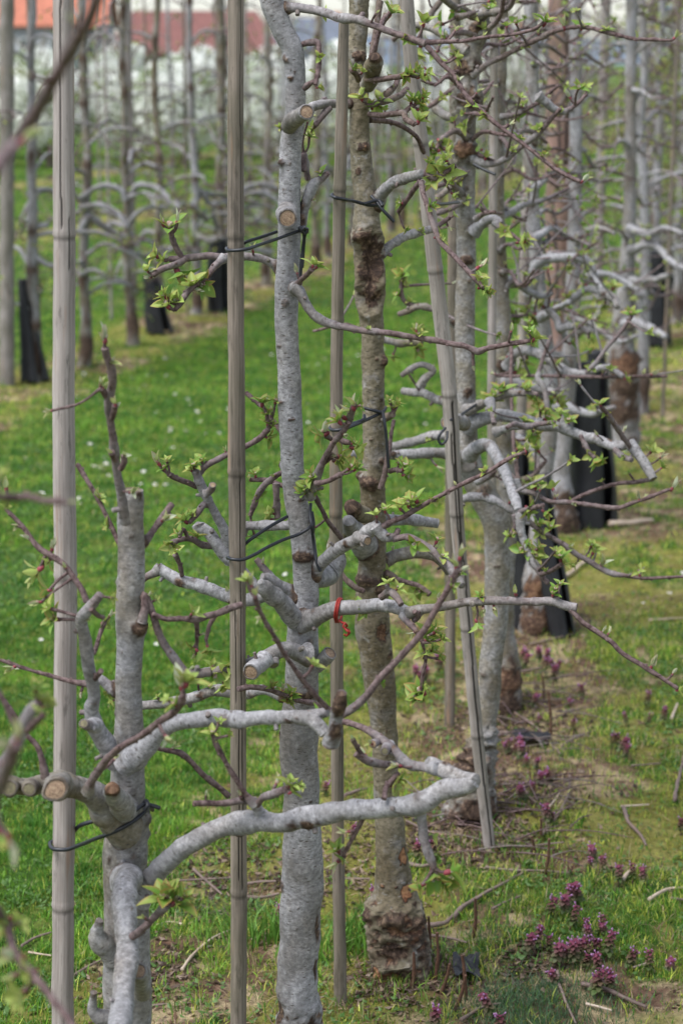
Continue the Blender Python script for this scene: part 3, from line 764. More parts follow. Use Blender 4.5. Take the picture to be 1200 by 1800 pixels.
def guard(label, xt, yt, wt, xb, yb, wb, Y, slit=.5, group=None, lean=0.):
    g = Geo(); _seed[0] += 1; sd = _seed[0]; n, m = 40, 30
    pb = ground_at(xb, yb); pt = at(xt, yt, pb[1] + lean); rb = wb * mpp(pb); rt = wt * mpp(pt)
    if Y: pass
    V, Tt = [], []
    for lay in (0, 1):
        for i in range(n + 1):
            f = i / n; c = pb + (pt - pb) * f; r = rb + (rt - rb) * f
            for j in range(m + 1):
                th = -math.pi / 2 + slit / 2 + (2 * math.pi - slit) * j / m + .6
                w = 1 + .16 * (float(vnoise(np.array([[math.cos(th) * 1.5, math.sin(th) * 1.5, f * 3.0]]), sd)[0]) - .5) * 2
                rr = r * w - lay * .002
                V.append(c + np.array([math.cos(th) * rr, math.sin(th) * rr, 0])); Tt.append([math.cos(th) * r, math.sin(th) * r, f * abs(pt[2] - pb[2])])
    F = []
    k = (n + 1) * (m + 1)
    for i in range(n):
        for j in range(m):
            a = i * (m + 1) + j; F.append((a, a + 1, a + m + 2, a + m + 1)); F.append((k + a + m + 1, k + a + m + 2, k + a + 1, k + a))
    for j in range(m):
        a = n * (m + 1) + j; F.append((a, a + 1, k + a + 1, k + a)); F.append((j, k + j, k + j + 1, j + 1))
    for i in range(n):
        a = i * (m + 1); F.append((a, a + m + 1, k + a + m + 1, k + a)); a += m; F.append((a, k + a, k + a + m + 1, a + m + 1))
    g.add(V, F, Tt)
    return tag(g.build('trunk_guard', [GUARD], None, pb, loc=Vector([float(v) for v in pb])), label, 'tree guard', group)
# ================================================================== the nearest trees
GB = lambda x, Y: (at(x, 900, Y)[0], Y)
def gbase(x, Y):   # ground point straight below picture column x at the base
    z = Y * CT + H * ST; return ((x - 600) / FPX * z, Y)

# ---- tree B: the sharp grey trunk in the middle
YB = 3.12
B = Tree('smooth pale grey apple tree in sharp focus, just right of the brown cane', gbase(525, YB), .20)
B.trunk([(470,-60,21),(479,0,21),(496,50,19),(514,85,19),(519,130,18),(518,200,18),(512,250,19),(510,300,19),(508,380,20),(507,450,20),(504,500,21),(504,560,20.5),(506,620,20),(509,700,21),(511,760,21),(515,820,20),(520,880,20),(525,905,21),(534,960,22),(538,1010,21.5),(537,1060,22.5),(532,1100,27),(532,1160,29),(530,1220,30),(525,1275,34),(526,1340,33),(530,1400,31),(531,1460,33),(529,1500,36),(530,1550,37),(529,1600,36),(525,1680,35),(521,1750,36),(525,1800,38),(527,1870,46)], YB,
  bumps=[(505,105,9,3,.7,.6),(510,137,8,3,.9,.5),(497,285,9,9,.8),(512,733,9,2.5,1,.45),(490,607,8,1.5,.7,.35),(520,505,12,6,.9),(493,818,7,6,1),(540,870,16,5,.9,.7),(532,975,20,9,1,.75),(548,640,5,3,.9),(559,1625,11,-3,1.0,3.2),(556,1700,8,-3,.9,3.),(488,1775,22,-4,1.0,1.6),(545,1790,12,-3,.95,2),(495,1555,10,4,.8,1.5),(487,1290,8,4,1.2,1.4),(538,1215,22,3,1.0,.5),(545,1400,5,1,1,.6),(516,560,10,1,0,.4),(530,1135,26,4,0)], sides=64, step=.004, burr=((1760,1960,.004,.9),))
B.branch(('n',3.12,3.02,[(500,14,8),(515,12,8),(540,14,8),(570,20,8),(600,29,8.5),(625,33,7.5),(645,40,6.5),(680,54,6),(720,66,6),(748,76,7)]),
  ('',3.02,2.98,[(748,74,5.5),(775,73,4),(815,72,3.4),(850,64,3.3),(900,60,3.2),(925,55,3.2),(945,47,3.2),(955,38,2.6)]),
  ('',3.02,2.92,[(750,80,5.5),(775,108,4.6),(800,133,4.2),(820,168,4),(860,207,3.6),(900,238,3.4),(940,268,3.3),(973,294,3.4),(1000,310,3.6),(1018,318,3)]),
  ('n',3.08,3.15,[(668,50,4),(672,35,4.5),(685,22,4)]),
  cl=[(962,32,26),(890,40,17),(1030,312,26,'b'),(915,240,16),(955,268,19),(850,205,20),(828,180,16),(840,160,14),(715,68,17),(690,14,30),(745,30,30),(850,60,14,'b'),(805,140,13)], sides=20)
B.branch(('n',3.12,3.08,[(528,78,5),(545,74,5),(558,74,5.2),(560,84,4.6),(561,105,4),(558,130,4),(554,148,4)]), ('n',3.08,3.1,[(552,142,4),(540,150,5),(535,155,4)]), cl=[(566,151,22),(553,125,13)])
B.stub([(508,222,14),(522,207,14),(538,196,13.5)], 3.10, 3.02); B.stub([(505,372,17),(505,378,18),(505,383,18)], 3.11, 3.062)
B.branch(('n',3.14,3.16,[(534,300,5),(534,270,5.5),(537,285,6),(541,315,5)]), ('',3.13,3.12,[(531,395,6),(534,370,8),(545,335,10),(552,322,9),(565,313,6),(577,303,4)]), cl=[(490,220,16),(545,235,18),(540,210,13),(562,300,18),(552,350,14)], auto=False)
B.branch(('n',3.14,3.12,[(492,470,11),(476,461,7.5),(455,452,7),(430,449,7),(395,452,7),(370,449,6.5),(340,452,7),(322,454,6.5),(297,455,6)]),
  ('n',3.12,3.10,[(330,452,5.5),(316,462,6),(300,468,6),(285,473,5.5),(268,483,5)]), ('n',3.12,3.11,[(318,449,5),(310,436,5),(303,420,5.5),(301,410,4.5)]),
  ('n',3.12,3.07,[(395,452,7),(385,460,6),(373,473,5),(360,490,4.5),(345,502,4.5),(330,515,6),(318,532,6),(307,545,4.5)]),
  cl=[(297,390,38),(283,385,26,'b'),(312,380,30,'b'),(268,445,28),(280,452,30),(256,470,26),(258,487,20,'b'),(318,488,38),(336,492,36),(358,500,34),(345,508,20,'b'),(288,530,34),(306,522,36),(285,515,26)], auto=False)
B.branch(('n',3.08,2.98,[(518,505,10),(528,515,10.5),(537,530,8.5),(550,548,8),(566,562,8.5),(583,570,7.5),(610,576,6.5),(640,582,6),(680,584,5.5),(715,590,5),(750,595,4.8),(790,603,4.6),(815,608,5),(840,618,7),(852,613,4.5),(880,607,4),(900,603,4.5),(920,601,5),(933,598,4)]),
  ('n',3.1,3.02,[(518,508,9),(528,493,5),(540,482,4.2),(548,472,5.5)]), cl=[(563,462,26),(552,460,20),(735,583,26),(732,575,18,'b'),(943,588,28),(930,578,24),(936,600,16)], bumps=[(845,617,7,3,.6,2.99)])
B.branch(('n',3.16,3.2,[(525,920,8),(500,924,8),(470,924,8),(432,925,8),(415,925,8)]), name='branch')
B.branch(('n',3.13,3.10,[(525,1048,10),(500,1030,9),(478,1018,9),(460,1015,8)]), ('c',3.12,3.12,[(478,1020,8),(468,1004,6.5),(456,990,6),(450,983,5.5)]), bumps=[(482,1024,13,4,1.5,3.08)])
B.stub([(520,1092,17),(498,1068,16),(478,1046,16),(462,1030,12),(458,1022,5)], 3.1, 3.02, name='broken_limb', cut=False)
B.branch(('c',3.12,3.20,[(528,1050,12),(500,1046,11),(470,1046,11),(430,1056,12),(400,1048,11.5),(360,1035,11),(330,1024,11),(300,1010,11),(278,1000,11)]),
  ('n',3.2,3.2,[(282,1000,9),(270,1008,8),(258,1014,6),(250,1022,5)]), ('',3.18,3.16,[(320,1012,4),(315,990,3.5),(308,975,4.5)]), cl=[(400,1040,15),(310,965,20)], auto=False, tint=.22)
B.branch(('n',3.13,3.16,[(520,1055,9),(470,1040,9),(440,1020,9),(415,995,10),(397,978,12),(380,955,12),(365,935,11),(350,928,12),(348,922,12)]),
  ('n',3.16,3.12,[(405,990,9),(398,960,8),(392,930,9),(378,905,8),(365,878,7.5),(353,850,7.5),(343,828,7.5)]),
  ('n',3.14,3.12,[(348,832,6.5),(360,820,5.5),(385,805,5.5),(400,797,5),(432,783,5),(455,770,5),(472,754,5)]), ('n',3.13,3.08,[(345,855,5),(325,846,5),(308,840,5),(297,833,5)]),
  ('c',3.12,3.1,[(362,868,6),(371,860,6),(374,852,7)]), ('n',3.14,3.1,[(370,890,5),(358,887,6),(345,905,5),(333,918,4)]), ('n',3.16,3.1,[(378,960,6),(355,958,6),(335,948,5.5),(320,948,5),(302,955,5)]),
  ('n',3.1,3.08,[(330,945,4),(322,930,3.5),(315,945,3)]),
  cl=[(340,812,30),(352,805,26),(330,822,24),(285,815,32),(275,808,24,'b'),(292,805,20),(320,910,26),(335,900,26),(310,935,26),(300,960,26),(478,745,16),(468,722,26),(460,700,28),(485,700,22),(395,790,14,'b'),(475,770,20),(470,740,18)], sides=18, auto=False)
B.branch(('n',3.15,3.2,[(498,765,4),(480,740,4),(460,715,4),(432,690,3.5)]), ('',3.15,3.2,[(520,820,4),(480,840,5),(460,860,6),(450,880,5),(440,905,4)]), ('',3.2,3.22,[(500,855,4),(470,845,4.5),(440,843,4)]), ('n',3.2,3.2,[(485,850,6),(487,880,6),(488,910,5)]), cl=[(475,900,18),(438,840,14),(470,910,18),(448,830,20),(455,870,16),(445,945,18)], auto=False)
B.branch(('n',3.1,3.02,[(545,875,8),(548,858,9),(552,845,8),(563,822,6),(575,800,5.5),(590,775,5.5),(605,757,6),(612,742,5)]), ('n',3.06,3.02,[(555,850,5),(575,846,4.5),(600,833,5)]), ('n',3.05,3.0,[(612,745,5),(617,730,5.5),(622,710,5)]),
  ('n',3.08,3.06,[(582,772,3),(573,765,5),(566,760,4)]), ('n',3.08,3.06,[(590,768,3),(605,776,5),(615,778,4)]), ('n',3.08,3.06,[(570,815,3),(578,805,5),(583,798,4)]),
  cl=[(537,850,34),(530,862,30),(545,835,26),(555,862,22),(620,705,34,'b'),(612,720,26,'b'),(596,728,28,'b'),(590,735,26),(560,770,36),(570,755,26,'b'),(625,775,24),(630,790,28),(605,800,34),(618,815,30),(598,812,26),(630,820,24),(635,712,22),(585,800,22,'b')], auto=False)
B.branch(('n',3.14,3.22,[(552,868,4),(562,890,4),(575,915,4),(595,940,4.5),(605,955,4)]), auto=False)
B.branch(('n',3.12,3.0,[(548,1012,11),(560,1000,11),(575,983,11.5),(600,962,12),(625,948,12),(645,936,12),(656,928,11),(662,922,10)]),
  ('c',3.03,3.0,[(628,945,9),(640,948,9),(646,951,9)]),
  ('n',3.0,3.0,[(660,925,9),(668,936,9),(680,945,9),(695,940,6),(700,930,5)]),
  ('n',3.0,2.95,[(672,925,5),(690,915,5),(710,908,4.5),(727,898,4.5),(760,878,4),(800,858,4),(830,843,3.8),(860,828,3.6),(895,806,3.4),(923,794,3.2)]),
  ('n',3.0,2.95,[(690,948,5),(715,944,5.5),(735,952,6),(760,968,6.5),(778,985,7),(792,1000,8),(800,1012,8)]),
  cl=[(715,880,30),(700,885,28),(728,872,28),(660,898,26),(675,890,24),(733,885,22),(850,825,20),(925,785,26,'b'),(905,800,18),(800,850,14,'b'),(765,880,18),(770,945,22),(778,975,18)], bumps=[(685,935,13,6,.9,2.98)], sides=20)
B.stub([(545,1015,14),(565,1012,19),(583,1000,22),(592,985,18),(596,972,9)], 3.14, 3.2, name='gnarled_burr', cut=False, wound=.8)
B.branch(('n',3.1,2.98,[(532,1092,14),(548,1090,17),(562,1082,16),(580,1074,15),(600,1071,14),(640,1068,13.5),(665,1064,12.5),(690,1066,12),(705,1072,11),(722,1078,10),(740,1075,8)]),
  ('c',2.98,2.9,[(715,1078,9),(745,1070,8),(790,1062,8),(830,1057,8),(870,1056,8),(900,1057,7.5),(940,1058,7),(970,1058,8),(990,1064,9),(1013,1068,8.5)]),
  ('n',2.9,2.86,[(1002,1072,5),(1025,1095,4.5),(1050,1111,4.5),(1075,1130,4.5),(1090,1147,4.5),(1125,1168,4),(1160,1190,3.6),(1190,1210,3)]),
  ('n',3.0,2.96,[(670,1050,6),(685,1040,6.5),(697,1050,6),(705,1063,6)]), ('n',2.98,2.95,[(706,1080,7),(715,1092,6),(730,1107,5),(742,1130,3)]), ('n',2.98,2.96,[(728,1090,5),(735,1082,5),(728,1075,4)]),
  ('n',2.96,2.97,[(742,1130,3),(748,1160,3),(742,1195,3.5),(740,1225,3)]),
  cl=[(977,1030,28),(985,1022,24),(972,1040,20),(905,1038,24,'b'),(845,1045,20),(640,1075,22),(632,1060,24),(755,1120,30),(765,1140,30),(740,1145,26),(778,1155,26),(770,1105,26),(735,1212,32),(728,1225,26),(748,1205,22),(850,1072,18,'b'),(868,1070,18,'b'),(840,1100,22),(1148,1165,26,'b'),(1185,1180,20,'b'),(1198,1212,20),(1070,1110,14),(780,1120,24),(700,1030,20),(680,1020,22),(1060,1108,14)], sides=22, auto=False)
B.branch(('n',3.07,3.02,[(540,1150,17),(525,1148,15),(508,1144,14.5),(490,1146,14.5),(470,1155,14.5),(455,1166,14.5)]), ('c',3.02,2.98,[(466,1158,14),(452,1170,14),(441,1181,14)]), ('n',3.04,3.06,[(462,1162,8),(440,1165,8),(415,1172,8),(385,1178,7.5),(350,1184,7),(322,1184,6)]), ('c',3.03,3.02,[(478,1160,8),(482,1170,8)]), cl=[(400,1180,30),(385,1190,28),(420,1190,22),(410,1170,24),(395,1210,26)], auto=False, sides=22)
B.stub([(555,1172,14),(568,1160,13),(580,1148,13)], 3.12, 3.1)
B.branch(('n',3.12,3.18,[(518,1225,13),(495,1222,12),(470,1214,9),(440,1217,10),(415,1218,10),(385,1216,10),(350,1222,9.5),(310,1232,9),(275,1238,8.5),(245,1241,8)]), cl=[(370,1205,20),(345,1195,22)], auto=False, sides=18)
B.branch(('n',3.08,3.0,[(585,1250,5),(560,1240,4.5),(525,1232,4.5),(500,1222,4.5),(470,1212,5),(440,1208,5),(418,1212,5)]), cl=[(505,1222,28),(498,1208,22,'b'),(515,1215,24),(510,1235,22),(480,1205,20)], auto=False)

# ---- tree A: left foreground
YA = 2.62
A = Tree('left foreground apple tree with a sawn top and black tie low on its trunk', gbase(222, YA), .38)
A.trunk([(231,862,21),(231,872,22),(230,900,23),(231,950,23.5),(230,1000,24),(228,1060,24.5),(229,1100,25),(226,1160,23),(225,1200,23),(226,1260,24),(227,1300,27),(223,1400,31),(222,1450,35),(218,1500,40),(220,1580,36),(225,1650,40),(225,1720,42),(222,1800,42),(221,1900,44),(220,2050,48),(220,2150,60)], YA,
  bumps=[(246,1097,19,15,1.0),(262,1112,10,9,1),(202,1022,7,7,.2),(214,870,14,3,.9),(245,865,10,2,.9),(265,1440,16,15,.55),(262,1465,12,8,.2),(218,1545,26,5,0),(222,1535,26,3,.9,.35),(245,1700,26,16,.5,1.3),(275,1735,14,8,1,1.6),(218,1142,5,2,.6,.5),(203,1252,5,3,.9),(196,1500,8,3,.8),(262,1600,20,5,.1,2.5),(185,1655,16,9,.4),(240,1795,10,4,1.1)], sides=64, step=.005, cut=True)
A.stub([(222,1425,24),(210,1408,20),(198,1392,15),(197,1385,10)], 2.58, 2.48, name='pruning_knob', cut=False, wound=1.2); A.stub([(200,1690,18),(185,1665,19),(172,1645,14),(175,1618,6)], 2.60, 2.58, name='pruning_knob', cut=False, wound=.6)
A.stub([(250,1745,17),(247,1725,15),(244,1708,14)], 2.56, 2.44)
A.stub([(205,1790,18),(180,1790,16),(165,1780,10),(165,1745,5)], 2.6, 2.58, name='pruning_knob', cut=False, wound=.6)
A.branch(('n',2.60,2.42,[(222,1460,28),(205,1450,30),(190,1430,28),(172,1408,24),(150,1390,22),(128,1380,21),(100,1377,21),(75,1382,18),(50,1386,16),(20,1384,16),(-30,1380,16)]),
  ('c',2.48,2.38,[(105,1378,19),(100,1384,21),(97,1388,22)]), ('c',2.47,2.39,[(55,1385,12),(51,1387,13)]), ('c',2.46,2.38,[(22,1384,12),(17,1386,13)]), ('n',2.44,2.44,[(80,1368,8),(75,1340,5),(65,1310,5),(45,1290,4.5),(20,1250,4),(-5,1215,4)]),
  ('n',2.40,2.25,[(155,1392,10),(160,1375,7),(175,1352,6),(198,1325,6.5),(225,1305,6),(252,1291,6),(283,1267,5.5),(308,1250,6),(318,1235,7),(322,1222,5)]), cl=[(318,1198,40,'b'),(302,1232,34),(330,1190,36),(290,1228,24)], bumps=[(60,1388,30,3,.5,2.42)], tint=.5, sides=28, auto=False)
A.branch(('n',2.60,2.5,[(205,1340,16),(190,1322,16),(178,1300,15),(165,1275,15),(160,1250,13),(165,1225,12),(160,1190,12),(155,1150,12),(147,1115,11),(142,1085,11),(152,1072,11),(165,1058,9),(176,1045,8)]),
  ('n',2.52,2.56,[(152,1058,6),(145,1040,5.5),(132,1020,5),(115,995,5),(93,978,5.5),(67,960,5),(43,930,4.5),(25,910,4),(10,895,3.5)]), ('c',2.52,2.48,[(168,1275,12),(155,1275,9),(147,1272,8)]), ('n',2.5,2.52,[(160,1070,5),(172,1082,4.5),(182,1086,4)]), ('n',2.56,2.6,[(165,1150,4),(178,1108,4),(185,1090,4)]), ('n',2.52,2.56,[(178,1180,5),(170,1190,5),(160,1200,6)]),
  cl=[(93,958,28,'b'),(50,945,26,'b'),(30,925,22,'b'),(10,850,28,'b'),(12,890,18),(185,1098,20),(200,1050,20),(60,1008,34),(78,990,32),(52,1020,26,'b'),(75,1040,30),(80,1065,32),(62,1060,26,'b'),(90,1085,30),(195,1080,20,'b')], bumps=[(150,1117,8,3,1.0,2.5)], tint=.0, sides=22, auto=False)
A.branch(('n',2.62,2.64,[(220,1225,8),(195,1210,9),(178,1192,9),(160,1200,7),(145,1200,6),(120,1196,4.5),(85,1187,4),(45,1175,3.5),(0,1160,3)]), cl=[(188,1222,20),(195,1235,16),(142,1220,12,'b')], auto=False)
A.branch(('n',2.55,2.45,[(218,918,9),(217,900,9),(214,870,8.5),(208,835,8),(203,800,8),(198,765,7),(194,735,7.5),(192,705,8),(198,675,8),(196,650,8),(190,635,7.5),(184,612,7)]), ('n',2.47,2.46,[(212,825,5),(218,812,6),(217,800,5)]), ('n',2.48,2.46,[(197,735,5),(201,722,6),(202,712,5)]), ('n',2.48,2.46,[(190,700,6),(183,690,6),(178,682,5)]), ('n',2.49,2.47,[(202,808,5),(196,795,6)]),
  cl=[(184,585,36,'b'),(180,592,28,'b'),(196,635,28,'b'),(176,672,26,'b'),(185,678,20,'b'),(205,715,26,'b'),(200,705,20,'b'),(195,795,18,'b'),(218,800,18,'b'),(82,722,26,'b'),], auto=False, sides=20)
A.branch(('n',2.62,2.68,[(232,965,8),(258,948,7),(268,935,6),(280,918,6),(292,900,6),(302,886,6)]), ('n',2.62,2.66,[(225,975,5),(207,952,4.5),(197,930,4.5),(185,905,4),(168,870,4),(150,840,4),(136,816,4)]), cl=[(170,868,24,'b'),(175,872,18),(188,925,16),(196,930,14)], auto=False)
A.branch(('n',2.6,2.62,[(250,1095,7),(256,1065,6),(255,1045,5),(262,1060,6.5),(270,1085,6),(277,1110,7),(290,1135,7.5),(305,1155,7),(318,1172,7),(327,1182,9),(345,1182,9),(370,1182,8.5)]), ('n',2.6,2.64,[(268,1080,5),(290,1088,4.5),(320,1088,5),(345,1090,7),(360,1085,6),(385,1078,6),(403,1070,5.5),(425,1062,5)]), ('n',2.64,2.66,[(345,1092,5),(347,1110,4),(346,1130,3.5)]), ('n',2.64,2.64,[(380,1080,5),(368,1100,4),(362,1125,3.5)]), cl=[(275,1052,18),(262,1045,14),(352,1150,22),(365,1145,24),(375,1165,26),(340,1155,20,'b'),(380,1190,26),(335,1140,18),(355,1115,14)], auto=False, bumps=[(325,1180,8,4,.7,2.6)])
A.branch(('n',2.58,2.5,[(215,1345,20),(235,1330,24),(252,1315,22),(270,1295,19),(290,1282,16),(315,1270,14.5),(345,1263,14.5),(380,1262,15),(400,1268,15),(425,1268,14.5),(460,1264,13),(500,1262,12.5),(540,1260,11.5),(575,1252,10)]),
  ('n',2.49,2.47,[(520,1262,10),(545,1265,12),(560,1275,13),(572,1290,12)]), ('n',2.45,2.42,[(582,1306,12),(588,1285,12),(592,1262,11.5),(598,1235,11),(601,1218,9)]),
  ('n',2.5,2.46,[(600,1258,6),(618,1246,6.5),(640,1225,6.5),(665,1195,6.2),(690,1170,6.2),(715,1145,6),(740,1115,5.8),(760,1080,5.5),(780,1048,5.5),(795,1020,6),(806,1000,6)]),
  ('n',2.48,2.38,[(575,1245,5),(555,1224,4.6),(533,1197,4.4),(510,1165,4.2),(500,1153,4.6),(480,1117,4.2),(465,1090,4),(455,1070,4),(448,1050,4.5)]), 
  cl=[(810,970,34,'b'),(800,990,30,'b'),(815,1000,28,'b'),(448,1040,28,'b'),(440,1020,34,'b'),(432,1015,26),(455,1085,22,'b'),(480,1108,18,'b')], bumps=[(400,1285,26,3,1.7,2.46),(435,1280,16,3,1.5,2.46),(300,1305,12,4,.4,2.5),(590,1295,34,2,.9,2.42),(596,1240,30,2,.9,2.42)], tint=.12, sides=26, auto=False)
A.branch(('n',2.62,2.66,[(265,1310,5),(285,1318,4.5),(315,1325,5),(335,1340,5),(360,1365,5),(385,1385,5),(402,1400,5.5)]), auto=False)
A.branch(('n',2.57,2.45,[(238,1580,24),(258,1556,20),(275,1530,18.5),(300,1502,18),(330,1482,18),(365,1463,18),(410,1450,18.5),(450,1446,19),(500,1440,18),(540,1434,18),(600,1426,17.5),(650,1420,17.5),(700,1412,18),(735,1408,20),(770,1394,17),(800,1388,16),(822,1380,15),(833,1374,13)]),
  ('n',2.45,2.50,[(835,1375,12),(820,1370,13),(795,1362,14),(775,1352,14),(760,1343,13),(752,1340,11)]), ('n',2.48,2.62,[(770,1352,9),(745,1350,9),(720,1347,8.5),(705,1335,9),(690,1318,8),(665,1297,8),(640,1282,6),(615,1272,6),(600,1268,5.5)]),
  ('n',2.58,2.56,[(712,1342,7),(690,1345,7),(665,1343,6.5),(640,1335,6.5),(625,1325,5.5)]), ('n',2.57,2.55,[(640,1333,5),(628,1315,4),(620,1300,4.5)]), ('c',2.57,2.55,[(672,1300,7),(660,1306,7),(655,1308,7)]), ('c',2.57,2.53,[(685,1310,8),(678,1318,8),(676,1321,8)]),
  ('n',2.52,2.48,[(458,1436,13),(452,1420,9),(445,1410,8),(425,1408,7),(400,1412,6.5),(380,1412,5.5),(360,1412,6),(340,1413,6)]), ('n',2.5,2.48,[(448,1415,8),(430,1395,5),(418,1375,5),(405,1355,5),(390,1330,4.5),(380,1310,4.5),(373,1290,4)]), ('n',2.5,2.46,[(452,1415,6),(462,1402,6),(478,1396,6.5),(492,1391,6.5),(500,1388,6)]),
  ('n',2.47,2.47,[(737,1415,11),(740,1440,9),(742,1465,8.5),(748,1490,8),(756,1510,8),(762,1525,6)]), ('n',2.46,2.5,[(675,1405,5),(678,1385,4),(690,1370,4),(700,1360,4)]), ('n',2.48,2.5,[(640,1432,5),(632,1450,4.5),(618,1478,4),(605,1500,4)]),
  cl=[(512,1372,34),(520,1388,30),(505,1378,22,'b'),(530,1378,24),(590,1490,30),(598,1515,28),(588,1520,24,'b'),(705,1375,26),(695,1385,24),(372,1285,22),(378,1300,16,'b'),(385,1265,22),(405,1290,18),(362,1395,14,'b'),(620,1300,22,'b'),(650,1305,20,'b'),(765,1548,44),(800,1530,34),(730,1560,34),(790,1560,40)], bumps=[(735,1408,18,3,.5,2.44),(545,1455,5,3,1,2.44)], tint=.0, sides=28, auto=False, name='branch')
A.branch(('n',2.52,2.25,[(218,1545,20,2.60),(221,1552,23,2.53),(223,1575,22,2.50),(223,1620,21,2.47),(220,1680,20,2.44),(215,1740,20,2.40),(208,1790,22,2.36),(203,1850,24,2.30),(200,1950,24,2.2)]),
  ('n',2.44,2.40,[(232,1648,6),(243,1640,7),(258,1628,6.5),(270,1615,6),(280,1605,7),(292,1592,7)]), cl=[(292,1565,50),(315,1580,40),(280,1575,38),(330,1570,36)], tint=.0, bumps=[(235,1645,8,3,.7,2.44),(222,1600,24,1,0,2.4)], sides=28, auto=False)

# ---- tree beside the frame on the left: only its twigs reach into the picture
Z = Tree('out-of-focus apple tree just left of the frame, its blurred twigs reaching in', (-.62, 2.0), .2)
g = Geo(); tube(g, [(-.62, 2.0, 2.3), (-.60, 2.0, 1.4), (-.63, 2.0, .7), (-.62, 2.0, -.03)], [.02, .024, .03, .04], 20, .02, .05, young=0)
g.build('trunk', TREEM, Z.root, Z.o)
def world_px(p): q = proj(np.array([p]))[0]; return (q[0], q[1])
Z.branch(('n',2.0,1.35,[(*world_px((-.6, 2.0, 1.35)),16,2.0),(-230,720,15,1.8),(-90,480,12,1.5),(-10,310,11.5,1.38),(30,245,11.5),(60,200,11.5),(95,140,11.5),(130,80,11.5),(155,35,11.5),(175,-15,11)]), cl=[(64,232,16,'b'),(128,35,22,'b')], auto=False, name='branch')
Z.branch(('n',2.0,1.5,[(*world_px((-.6, 2.0, 1.25)),12,2.0),(-120,830,8,1.7),(-20,872,6,1.52),(30,876,6),(50,872,7),(75,880,6),(105,882,7)]), cl=[(125,882,20,'b'),(0,830,20)], auto=False)
Z.branch(('n',2.0,1.9,[(*world_px((-.6, 2.0, 1.0)),14,2.0),(-100,1380,14),(0,1345,13),(30,1300,12),(45,1262,12),(60,1243,10),(68,1238,9)]), ('n',1.9,1.9,[(35,1290,6),(20,1265,5),(8,1235,5),(-5,1210,4)]), ('n',1.9,1.85,[(48,1285,6),(62,1270,6),(75,1258,6)]), cl=[(70,1250,28,'b'),(75,1222,34),(62,1205,30),(85,1240,26)], auto=False)
Z.branch(('n',2.0,1.4,[(*world_px((-.6, 2.0, .95)),12,2.0),(-100,1330,10,1.5),(-10,1385,14,1.4),(12,1350,14,1.35),(28,1310,12,1.3)]), cl=[(10,1310,40,'b'),(30,1290,46,'b'),(5,1480,50),(22,1490,50,'b')], auto=False)
Z.branch(('n',1.9,1.5,[(*world_px((-.6, 2.0, .75)),12,2.0),(-60,1560,7,1.6),(10,1620,7),(30,1680,7),(60,1715,6.5),(90,1755,6.5),(125,1800,6.5),(150,1850,6.5)]), cl=[(5,1625,44),(35,1620,34),(25,1680,56,'b'),(45,1720,48),(15,1720,44,'b'),(30,1750,40)], auto=False)

# ---- tree C: brownish trunk with the long canker
YC = 3.55
C = Tree('brownish apple tree with a long dark canker hollow and a rotten foot', gbase(708, YC), .66, twiggy=.2)
C.trunk([(634,-60,18),(630,0,18),(630,50,16.5),(626,100,16.5),(631,180,17),(633,250,18),(637,300,19.5),(643,350,21),(643,400,24),(646,450,23),(650,500,25),(652,550,21.5),(655,620,19.5),(656,700,19.5),(657,800,20),(655,860,22),(656,900,23),(655,1000,24),(655,1060,28),(655,1100,31),(659,1150,29),(667,1200,28),(674,1270,23),(676,1340,22),(679,1400,22),(685,1450,26),(686,1500,27),(690,1550,33),(692,1590,44),(696,1650,46),(706,1705,46),(708,1730,50)], YC,
  bumps=[(650,450,22,-13,1.0,2.2),(650,480,20,-9,1,1.6),(650,515,22,-14,1,1.5),(664,470,12,5,1,3),(634,480,8,4,.9,3),(640,415,18,9,.9,.8),(662,432,12,6,1),(638,257,14,6,1,.7),(632,97,16,6,1,.7),(630,300,8,1,.9),(672,633,13,10,.9),(668,808,9,5,.9),(648,845,20,10,1,.8),(632,835,10,9,1),(672,1105,15,-5,1.3,1.6),(683,1145,9,4,1),(640,1015,30,7,.8,.5),(668,1030,16,6,1),(706,1500,12,-2,2,1.8),(712,1560,16,-2,2,1.2),(672,1548,6,1,1.4),(690,1705,18,-4,1.8,1.2),(690,1600,40,8,.75,.5),(655,1605,20,8,.9),(728,1610,22,8,.9),(665,1650,30,2,.45,1.6),(688,1655,32,-7,.95,.8),(718,1630,22,6,.8),(735,1660,20,6,.7,2.4),(702,1705,26,-14,1.0),(672,1695,16,5,1.7),(716,1690,12,6,.8,2),(745,1700,16,5,.9,1.5),(670,700,6,1,.8,.6)], sides=88, step=.003, rough=.003, burr=((1590,1760,.010,1.3),(398,430,.005,.9),(1010,1050,.003,.7)))
C.branch(('n',3.55,3.45,[(655,362,12),(668,350,11.5),(680,335,11),(695,322,11),(712,313,10.5),(728,308,10),(742,305,9)]), ('n',3.45,3.32,[(740,318,5),(744,340,4.5),(752,368,4.5),(762,400,5),(772,420,5),(790,440,4.5),(812,466,4.5),(835,490,4.5),(848,505,4)]),
  ('n',3.45,3.5,[(738,318,5),(722,340,4.5),(708,360,4),(700,372,3.5)]), ('n',3.45,3.45,[(745,305,5),(765,312,5),(785,300,4.5),(800,290,4)]), cl=[(768,290,32),(785,302,28),(760,315,28),(850,500,28),(862,512,26),(845,485,22),(772,412,24),(778,418,18),(715,405,16),(800,345,22),(755,280,24),(780,275,24),(792,320,22)], tint=.35)
C.branch(('n',3.55,3.6,[(658,455,9),(672,445,8.5),(690,430,8.5),(715,416,8.5),(740,408,8),(758,402,7.5),(775,392,5),(790,382,4.5)]), cl=[(800,375,16),(790,400,14)], tint=.3)
